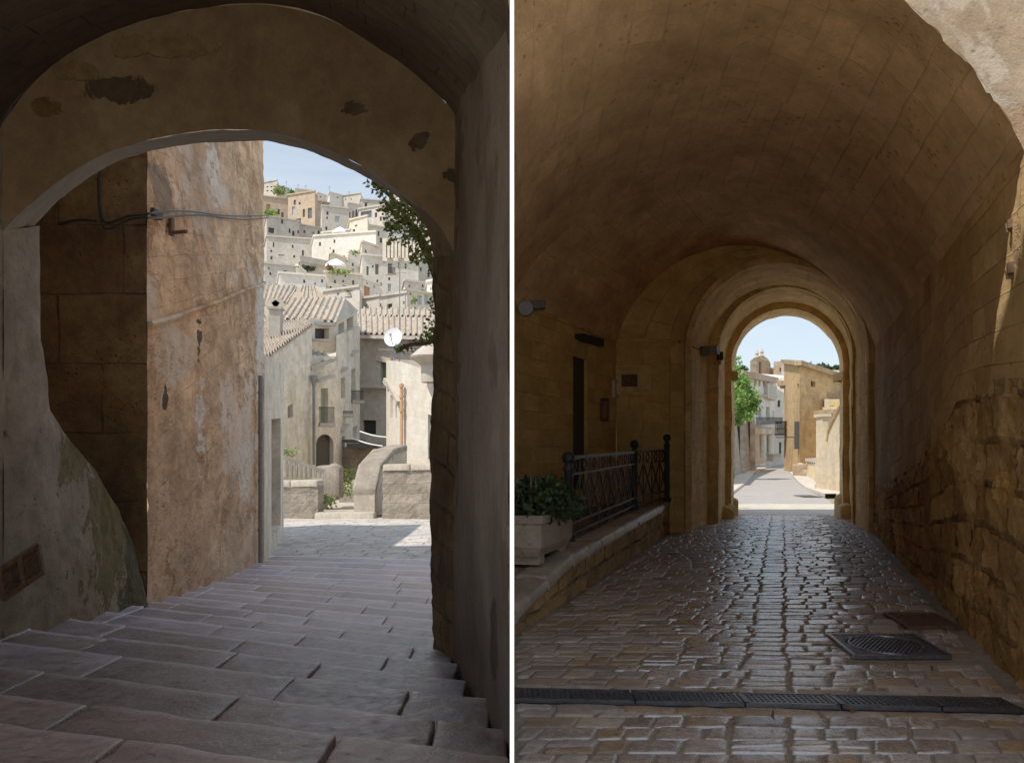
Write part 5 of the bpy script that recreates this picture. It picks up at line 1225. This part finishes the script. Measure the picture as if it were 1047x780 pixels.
def pave(name, A, B, h):
    n = 60; A, _ = resample([Vector((*p, 0)) for p in A], n); B, _ = resample([Vector((*p, 0)) for p in B], n); m = MB()
    def fn(u, v):
        i = int(round(v*n)); k = int(round(u*3)); p = [B[i], B[i], B[i].lerp(A[i], .06/max(.2, (A[i]-B[i]).length)), A[i]][k]
        return (p.x, p.y, zs(p.y)+(-.02 if k == 0 else h))
    m.grid(fn, 3, n, (1, 100)); m.build(name, M['kerb'], kind='structure')
pave('pavement', Lw, [(6.3, 25.5), (7.3, 30.6), (9.5, 38), (13.3, 50.5), (16.7, 62), (20.9, 76), (25.8, 90), (33.2, 112)], .12)
pave('pavement', [(14.6, 36), (18.0, 44), (22.5, 58), (26, 76)], [(12.8, 36), (14.7, 44), (18.7, 58), (24, 76)], .14)
pave('pavement', [(12, 26), (14.5, 38)], [(10.15, 26.6), (13.4, 36.4)], .16)
# left retaining wall with streaks
rw_ = thing('street_wall', 'tall streaked grey retaining wall left of the sunlit street', 'wall')
m = MB(); n = 120
pts, L = resample([Vector((5.7, 24.9, 0)), Vector((5.9, 25.5, 0)), Vector((8.6, 38, 0)), Vector((11.7, 50, 0)), Vector((15.4, 62, 0)), Vector((20.0, 76, 0)), Vector((24.6, 89, 0))], n)
def wtop(u): return (lerp(3.6, 6.2, u)+.2*math.sin(u*9)) if u > .36 else .9+.7*u
def fw(u, v):
    i = int(round(u*n)); p = pts[i]; zt = wtop(u); bt = -.12*(1-v)
    return (p.x-bt-.35*v+.04*fnoise(p.x, p.y, v*4, 1.2), p.y, lerp(-.1, zt, v))
m.grid(fw, n, 24, (L, 4.5)); m.build('masonry', M['street_wall'], rw_, True)
m = MB(); 
for i in range(0, n, 3): p, s = pts[i], pts[min(n, i+3)]; u = i/n; m.bar((p.x-.3, p.y, wtop(u)+.08), (s.x-.3, s.y, wtop((i+3)/n)+.08), .5, .18)
m.build('coping', M['street_wall'], rw_)
for Y in (60, 72, 83):
    i = min(range(n), key=lambda k: abs(pts[k].y-Y)); p = pts[i]; m = MB(); m.obox((p.x+.05, p.y, 2.5), (0, 1, 0), (1, 0, 0), (0, 0, 1), 1.1, .45, 5.4); m.build('buttress', M['street_wall'], rw_)
place(rw_)
# tree spilling over the wall
trr = thing('tree', 'bright green leafy tree spilling over the retaining wall', 'tree'); q = random.Random(21)
m = MB(); m.tube(catmull([Vector((13.9, 60, 1.0)), Vector((14.2, 60, 4.6)), Vector((15.0, 59.6, 6.2)), Vector((16.0, 59.4, 6.8))], 4), [.16-.008*i for i in range(13)], 8); m.tube([(14.2, 60, 4.6), (14.6, 59.6, 6.4), (14.9, 59.6, 8.0)], [.1, .07, .03], 6); m.build('trunk', M['bark'], trr)
m = MB(); Yt = 59
for px, py, r, n_ in ((754, 372, .5, 240), (757, 385, .55, 320), (752, 394, .5, 300), (762, 388, .42, 220), (764, 397, .6, 380), (770, 404, .5, 300), (758, 405, .65, 420), (752, 411, .5, 300), (766, 413, .6, 380), (773, 416, .42, 240), (760, 420, .5, 280), (758, 429, .3, 140), (768, 424, .35, 140), (750, 402, .4, 220), (755, 365, .2, 50), (776, 410, .22, 80)):
    leaves(m, blob_pts(P(px-2.5, py+1, Yt+q.uniform(-.6, 1.2)), (r*1.02, r*1.05, r*.9), int(n_*.7), q, .75), .24, q)
m.build('crown', M['leaf_bright'], trr); place(trr)
m = MB(); leaves(m, blob_pts(P(746, 481, 27.5), (.16, .16, .22), 60), .1); o = m.build('weed', M['leaf_bright']); tag(o, 'small green weed at the foot of the streaked street wall', 'plant')

# palazzo and church
pz = building('palazzo', 'pale three-storey palazzo with arcaded top floor at the bend of the street', 'building',
    [(X(757, 92), 92, 0, Z(380, 92)), (X(792, 118), 118, 0, Z(388, 118)), (X(806, 118), 118, 0, Z(384, 118)), (X(806, 140), 140, 0, Z(384, 140)), (X(745, 112), 112, 0, Z(380, 112))],
    M['far_white'], {0: [(771, 388, 773.5, 394, 'glass'), (775.5, 389, 777.5, 395, 'glass'), (780, 390, 782, 396, 'glass'), (784, 391, 786, 397, 'glass'), (788, 392, 790, 398, 'glass'), (775.5, 419, 778.5, 429.5, 'glass'), (783.5, 416, 787, 429.5, 'green'), (790, 420, 791.5, 430, 'glass'), (774.5, 446, 778, 462, 'void'), (783, 447, 786, 467, 'void'), (789, 449, 790.5, 468, 'void')], 1: [(795, 409, 798, 416, 'dark'), (796.5, 452, 799, 466, 'void')]}, reveal=.4)
m = MB(); m.bar(P(756, 382, 91.5), P(793, 389, 117.3), .8, .7); m.bar(P(770, 404, 99), P(793, 405.5, 117.3), .4, .3); m.build('cornice', M['far_tan'], pz)
m = MB(); m.obox(P(787, 401, 111), (.5, 1, 0), (1, -.5, 0), (0, 0, 1), 6, .6, 1.8); m.build('coat_of_arms', M['far_grey'], pz)
m = MB(); m.bar(P(772, 436, 98.5), P(800, 434.5, 116.5), 1.4, .35); bl = m.build('balcony', M['far_grey'], pz)
m = MB(); a, b = Vector(P(773.5, 435, 98)), Vector(P(800, 434, 115.8))
for k in range(30): p = a.lerp(b, k/29); m.bar(p, p+Vector((0, 0, .9)), .06)
m.bar(a+Vector((0, 0, .9)), b+Vector((0, 0, .9)), .1); m.build('railing', M['iron'], bl)
for px, Y in ((773, 99), (780, 104.5), (787.5, 111)):
    m = MB(); m.tube([P(px, 471.5, Y-.4), P(px, 443, Y-.4)], [.42, .36], 10); m.obox(P(px, 442, Y-.4), (1, 0, 0), (0, 1, 0), (0, 0, 1), 1.1, 1.1, .5); m.obox(P(px, 471, Y-.4), (1, 0, 0), (0, 1, 0), (0, 0, 1), 1.2, 1.2, .7); m.build('column', M['far_cream'], pz)
m = MB(); m.bar(P(772, 440, 98.3), P(792, 441.5, 115), .8, .6); m.build('entablature', M['far_cream'], pz)
place(pz)
chh = building('church', 'old tan church with bell gable rising above the palazzo', 'church',
    [(X(767, 140), 140, 5, Z(369, 140)), (X(786.5, 142), 142, 5, Z(369, 142)), (X(788, 150), 150, 5, Z(372, 150)), (X(767, 150), 150, 5, Z(372, 150))], M['far_tan'], {0: [(776, 370, 778.5, 382, 'void')]}, reveal=.5)
m = MB(); m.poly([P(767, 369, 139.9), P(786.5, 369, 141.9), P(785, 366.5, 141.9), P(779, 362.5, 141), P(777, 364, 141), P(771.5, 365.5, 140)]); m.build('bell_gable', M['far_tan'], chh)
for px, py in ((774, 365.5), (779, 364)):
    m = MB(); c = Vector(P(px, py, 140.5)); m.lathe(c, [(.35, 0), (.2, .4), (.35, .6), (.2, .9), (.04, 1.3)], 8); m.build('finial', M['far_tan'], chh)
place(chh)
for (x0, x1, y, Y, mt, lb, ws) in ((786, 795, 376, 146, 'far_tan', 'low tan annex stepping down from the church', []), (791, 812, 369.5, 138, 'far_tan', 'square tan tower house beside the church', [(797, 376, 799, 380, 'dark')]), (799, 803, 374, 136, 'far_white', 'narrow whitewashed chimney house next to the tan tower house', [])):
    place(building('old_house', lb, 'house', [(X(x0, Y), Y, 4, Z(y, Y)), (X(x1, Y+1), Y+1, 4, Z(y, Y+1)), (X(x1, Y+8), Y+8, 4, Z(y, Y+8)), (X(x0, Y+8), Y+8, 4, Z(y, Y+8))], M[mt], {0: ws}))
bx_ = thing('stone_trough', 'grey stone trough at the foot of the palazzo portal', 'trough'); m = MB(); m.obox(P(791, 468, 100), (1, .4, 0), (-.4, 1, 0), (0, 0, 1), 1.1, 1.2, .8); m.build('basin', M['far_grey'], bx_); m = MB(); m.obox(P(791, 464.5, 100), (1, .4, 0), (-.4, 1, 0), (0, 0, 1), 1.25, 1.35, .14); m.build('rim', M['far_grey'], bx_); place(bx_)

# ochre corner house
zc = 0
A_ = (X(801.5, 86), 86); B_ = (X(817.5, 76), 76); C_ = (X(866, 80), 80)
oh = building('corner_house', 'tall ochre stone corner house with sloping roofline and small square window', 'house',
    [(*A_, -.2, Z(371, 86)), (*B_, -.2, Z(373.5, 76)), (*C_, -.2, Z(390, 80)), (C_[0], 97, -.2, Z(392, 97)), (A_[0]+3.4, 97, -.2, Z(376, 97))],
    M['ochre_house'], {0: [(814.6, 392.5, 816.8, 400, 'dark')], 1: [(829, 389.5, 833.8, 395.5, 'dark')]}, reveal=.35)
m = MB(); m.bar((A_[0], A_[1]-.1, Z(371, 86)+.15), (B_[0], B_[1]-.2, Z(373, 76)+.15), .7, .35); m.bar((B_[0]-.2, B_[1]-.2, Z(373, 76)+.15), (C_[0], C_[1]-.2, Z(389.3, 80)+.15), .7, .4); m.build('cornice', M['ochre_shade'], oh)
m = MB(); m.obox(P(801.5, 392, 85.5), (1, -.6, 0), (.6, 1, 0), (0, 0, 1), 1.1, 1.0, .5); m.obox(P(801.5, 394.5, 85.6), (1, -.6, 0), (.6, 1, 0), (0, 0, 1), .6, .7, .5); m.build('corner_bracket', M['ochre_shade'], oh)
m = MB(); m.obox(P(815, 445, 76.3), (1, -.6, 0), (.6, 1, 0), (0, 0, 1), .4, .35, 2.4); m.build('shutter', M['iron'], oh)
m = MB(); m.obox(P(808.5, 447, 79.5), (1, -.6, 0), (.6, 1, 0), (0, 0, 1), 2.6, .15, .1); m.build('cable_tray', M['iron'], oh)
m = MB(); m.bar(P(842, 404, 78.3), P(866, 404.5, 79.4), .3, .5); m.build('weathered_ledge', M['ochre_shade'], oh)
place(oh)
bl = thing('iron_balcony', 'black iron cage balcony projecting from the ochre corner house over the street', 'balcony')
m = MB(); c = Vector(P(799, 438, 84.5))
for k in range(5):
    for j in range(4): p = c+Vector((-.4+k*.2, -.3+j*.3, 0)); m.bar(p-Vector((0, 0, .55)), p+Vector((0, 0, .65)), .045)
for z in (-.55, .0, .65): m.obox(c+Vector((0, 0, z)), (1, 0, 0), (0, 1, 0), (0, 0, 1), 1.0, 1.2, .08)
m.build('cage', M['iron'], bl); m = MB(); m.obox(c+Vector((0, 0, -.62)), (1, 0, 0), (0, 1, 0), (0, 0, 1), 1.0, 1.2, .1); m.bar(c+Vector((.3, 0, -.6)), c+Vector((.8, 0, -1.5)), .08); m.build('bracket', M['iron'], bl); place(bl)
# annex with yellow band, gate piers
ax2 = building('annex', 'low cream annex with a yellow painted band built against the corner house', 'house',
    [(X(843, 70), 70, 0, Z(408, 70)), (X(868, 70), 70, 0, Z(408, 70)), (X(868, 78), 78, 0, Z(408, 78)), (X(843, 78), 78, 0, Z(408, 78))], M['gate_wall'], {})
m = MB(); m.obox(P(856, 413, 69.9), (1, 0, 0), (0, 1, 0), (0, 0, 1), 1.2, .1, .25); m.build('yellow_band', plain('yellow_paint', (.6, .42, .08), .7), ax2); place(ax2)
wallY = 52
w2 = building('boundary_wall', 'pale ochre boundary wall with overhanging tiled coping beyond the gate pier', 'wall',
    [(X(836, wallY), wallY, 0, Z(423, wallY)), (X(866, wallY), wallY, 0, Z(421, wallY)), (X(866, 56), 56, 0, Z(421, 56)), (X(836, 56), 56, 0, Z(423, 56))], M['gate_wall'], {})
m = MB(); m.bar(P(834, 421.5, wallY-.2), P(866, 420, wallY-.2), .8, .22); m.build('coping', M['ochre_shade'], w2)
m = MB(); m.grid(lambda u, v: P(841+u*25, lerp(420, lerp(416, 414, u), v)+.6*math.sin(u*20), wallY+.1+v*.7), 20, 3); m.build('roof_tiles', M['ochre_shade'], w2); place(w2)
gp = thing('gate_pier', 'tall pale ochre gate pier with recessed panel right of the sunlit street', 'pier')
Yg = 41; a = X(840.5, Yg); 
m = MB(); m.box(a, a+.28, Yg, Yg+.8, .0, Z(426, Yg)); m.box(a-.06, a+.36, Yg-.08, Yg+.86, 0, .35); m.build('shaft', M['gate_wall'], gp); m = MB(); m.box(a-.08, a+.4, Yg-.1, Yg+.9, Z(426, Yg), Z(423, Yg)); m.build('cap', M['gate_wall'], gp); place(gp)
cw = thing('curved_wall', 'sunlit cream wall with scrolled sweeping top beside the tunnel exit', 'wall')
m = MB()
def cwf(u, v):
    px = lerp(846, 872, u); Y = lerp(40.5, 36, u); zt = Z(lerp(452, 412, min(1, u*1.5)**.6), Y)
    return (X(px, Y), Y, lerp(0, zt, v))
rough_grid(m, cwf, 40, 60, (5, 3), (-1, -1, 0), .03, 1); m.build('masonry', M['gate_wall'], cw, True)
m = MB(); m.tube([Vector(cwf(u/16, 1))+Vector((0, 0, .05)) for u in range(17)], .1, 8); m.build('coping', M['ochre_house'], cw); place(cw)
bf = thing('low_balustrade', 'low sunlit stone balustrade between the corner house and the gate pier', 'balustrade')
for k in range(7):
    Yb = lerp(66, 50, k/6); px = lerp(827, 839, k/6); m = MB(); c = Vector(P(px, 470, Yb)); m.tube([(c.x, c.y, 0), (c.x, c.y, Z(471.5, Yb)+.2)], [.28, .2], 8); m.build('baluster', M['gate_wall'], bf)
m = MB(); m.bar(P(826, 470, 67), P(840, 471, 50), .4, .22); m.build('rail', M['kerb'], bf); place(bf)
for px, Y, h, w_, lb in ((818.5, 66, 1.1, .55, 'short round stone bollard at the corner of the ochre house'),):
    g = thing('stone_bollard', lb, 'bollard'); m = MB(); m.lathe((X(px, Y), Y, 0), [(w_, 0), (w_*.9, h*.8), (w_*.7, h), (w_*.2, h*1.1)], 12); m.build('shaft', M['gate_wall'], g); place(g)
g = thing('rubble_pile', 'brown rubble stones heaped against the ochre corner house', 'rubble'); q = random.Random(4)
for k in range(6):
    m = MB(); c = Vector((X(822+k*.9, 64+q.random()*3), 64+q.random()*3, q.uniform(.3, 1.1))); s = q.uniform(.3, .5)
    m.stone([c+Vector((-s, -s, 0)), c+Vector((s, -s, 0)), c+Vector((s, s, 0)), c+Vector((-s, s, 0))], dome=.12, depth=1, edge=.2); m.build('stone', M['ochre_shade'], g, True)
place(g)
g = thing('drain_grate', 'dark street drain grate in front of the sunlit kerb beyond the tunnel', 'drain grate'); Yd = 36.5
m = MB(); x0 = X(814, Yd)
for k in range(14): m.bar((x0+k*.055, Yd-1, .02), (x0+k*.055+.15, Yd+.8, .02), .03, .02)
m.build('bars', M['grate'], g); m = MB(); m.quad((x0, Yd-1, .006), (x0+.72, Yd-1, .006), (x0+.87, Yd+.8, .006), (x0+.15, Yd+.8, .006)); m.build('pit', WM['void'], g); place(g)
# distant houses and trees at right of the corner house roof
place(building('distant_house', 'pale distant house behind the sloping roof of the corner house', 'house', [(X(822, 170), 170, 3, Z(378, 170)), (X(885, 172), 172, 3, Z(379.5, 172)), (X(885, 185), 185, 3, Z(379, 185)), (X(822, 185), 185, 3, Z(378, 185))], M['far_cream'], {0: [(853, 382, 855, 385, 'dark'), (846, 382, 848, 385, 'dark')]}))
q = random.Random(8)
for k, (px, py, w_, lb) in enumerate(((827, 375.5, 4, 'leftmost round dark tree on the right skyline'), (842, 376, 7, 'widest dark tree on the right skyline'), (856, 377, 5, 'dark tree on the right skyline beside the arch edge'), (756, 377, 6, 'distant dark tree at the left of the church'))):
    g = thing('pine_tree', lb, 'tree'); c = Vector(P(px, py, 210)); s = 210/F
    m = MB(); leaves(m, blob_pts(c, (w_*s, w_*s*.6, 2.2*s), 260, q, .6), 1.0, q); m.build('crown', M['leaf_dark'], g); m = MB(); m.tube([c-Vector((0, 0, 6)), c], [.4, .2], 6); m.build('trunk', M['bark'], g); place(g)

# ================================================================ ground, sky, sun, camera
def gh(x, Y):
    px = CX+F*x/max(Y, 1); t = min(1, max(0, (px-470)/210)); t = t*t*(3-2*t)
    l = -1.35 if Y < 70 else (min(Y, 345)-70)*.30-1.35
    r = -.05 if Y < 130 else -.05+(min(Y, 400)-130)*.065
    if Y < 26: t = 1 if x > 0 else 0
    return lerp(l, r, t)+(0 if Y < 70 else .6*fnoise(x, Y, 0, .03))
m = MB()
ys = [-60, -20, 0, 3, 10, 20, 26]+[26+4*k for k in range(1, 40)]+[200, 220, 240, 260, 280, 300, 320, 345, 400, 600, 1200, 4000]
us = [-4, -2, -1.2]+[-.9+.05*k for k in range(37)]+[1.2, 2, 4]
for j in range(len(ys)-1):
    for i in range(len(us)-1):
        def pp_(u, y): w = max(y, 26) if y > 0 else 60; x = u*w; return (x, y, gh(x, y)-.03)
        a, b, c, d = pp_(us[i], ys[j]), pp_(us[i+1], ys[j]), pp_(us[i+1], ys[j+1]), pp_(us[i], ys[j+1])
        if ys[j+1] < 27: a, b, c, d = [(p[0], p[1], (-.06 if us[i] >= -.001 else -1.5)) for p in (a, b, c, d)]
        m.quad(a, b, c, d)
m.build('ground', M['hill'], kind='structure')

# unseen pale forecourt added to bounce sunlight into the passages
m = MB(); m.grid(lambda u, v: (lerp(.006, 45, u), lerp(-45, 4.04, v), -.008), 10, 10, (45, 49)); m.build('bounce_forecourt', M['court'], kind='structure')
m = MB(); m.grid(lambda u, v: (lerp(-40, -.008, u), lerp(-45, 1.35, v), .77), 10, 10, (40, 46)); m.grid(lambda u, v: (lerp(-12, -3.65, u), lerp(1.35, 3.9, v), .77), 4, 4, (9, 3)); m.quad((-.008, -45, -.1), (-.008, 1.35, -.1), (-.008, 1.35, .77), (-.008, -45, .77)); m.build('bounce_landing', M['court'], kind='structure')

w = bpy.data.worlds.new('World'); scene.world = w; w.use_nodes = True
nt = w.node_tree; bg = nt.nodes['Background']; sky = nt.nodes.new('ShaderNodeTexSky'); sky.sky_type = 'NISHITA'; sky.sun_disc = False
EL, AZ = 56, 50      # sun height, degrees to the left of straight behind
dirx, diry = -math.sin(R(AZ)), -math.cos(R(AZ))
sky.sun_elevation = R(EL); sky.sun_rotation = math.atan2(dirx, diry) % math.tau; sky.altitude = 300; sky.air_density = 1.0; sky.dust_density = 1.0; sky.ozone_density = 1.0
# faint high cloud veil
tc = nt.nodes.new('ShaderNodeTexCoord'); mp = nt.nodes.new('ShaderNodeMapping'); mp.inputs['Scale'].default_value = (1.2, 1.2, 9); nt.links.new(tc.outputs['Generated'], mp.inputs[0])
nz = nt.nodes.new('ShaderNodeTexNoise'); nz.inputs['Scale'].default_value = 1.6; nz.inputs['Detail'].default_value = 7; nz.inputs['Roughness'].default_value = .6; nt.links.new(mp.outputs[0], nz.inputs['Vector'])
mr = nt.nodes.new('ShaderNodeMapRange'); mr.inputs['From Min'].default_value = .42; mr.inputs['From Max'].default_value = .75; mr.inputs['To Min'].default_value = .30; mr.inputs['To Max'].default_value = .75; nt.links.new(nz.outputs['Fac'], mr.inputs['Value'])
mx = nt.nodes.new('ShaderNodeMix'); mx.data_type = 'RGBA'; nt.links.new(mr.outputs[0], mx.inputs[0]); nt.links.new(sky.outputs[0], mx.inputs[6]); mx.inputs[7].default_value = (5.3, 6.0, 6.6, 1)
nt.links.new(mx.outputs[2], bg.inputs[0]); bg.inputs[1].default_value = .15
sl = bpy.data.lights.new('sun', 'SUN'); sl.energy = 5.0; sl.angle = R(.53); sl.color = (1, .93, .82)
so = bpy.data.objects.new('sun', sl); COL.objects.link(so)
v = Vector((dirx*math.cos(R(EL)), diry*math.cos(R(EL)), math.sin(R(EL)))); so.rotation_euler = v.to_track_quat('Z', 'Y').to_euler()
cam = bpy.data.cameras.new('camera'); cam.sensor_width = 36; cam.lens = 36*F/1047; cam.shift_y = (HZ-390)/1047; cam.clip_start = .05; cam.clip_end = 6000
co = bpy.data.objects.new('camera', cam); COL.objects.link(co); co.location = (0, 0, EYE); co.rotation_euler = (R(90), 0, 0); scene.camera = co
scene.view_settings.view_transform = 'Standard'; scene.view_settings.look = 'None'; scene.view_settings.exposure = 0; scene.view_settings.gamma = 1.3
scene.render.engine = 'CYCLES'; scene.cycles.max_bounces = 10; scene.cycles.diffuse_bounces = 6
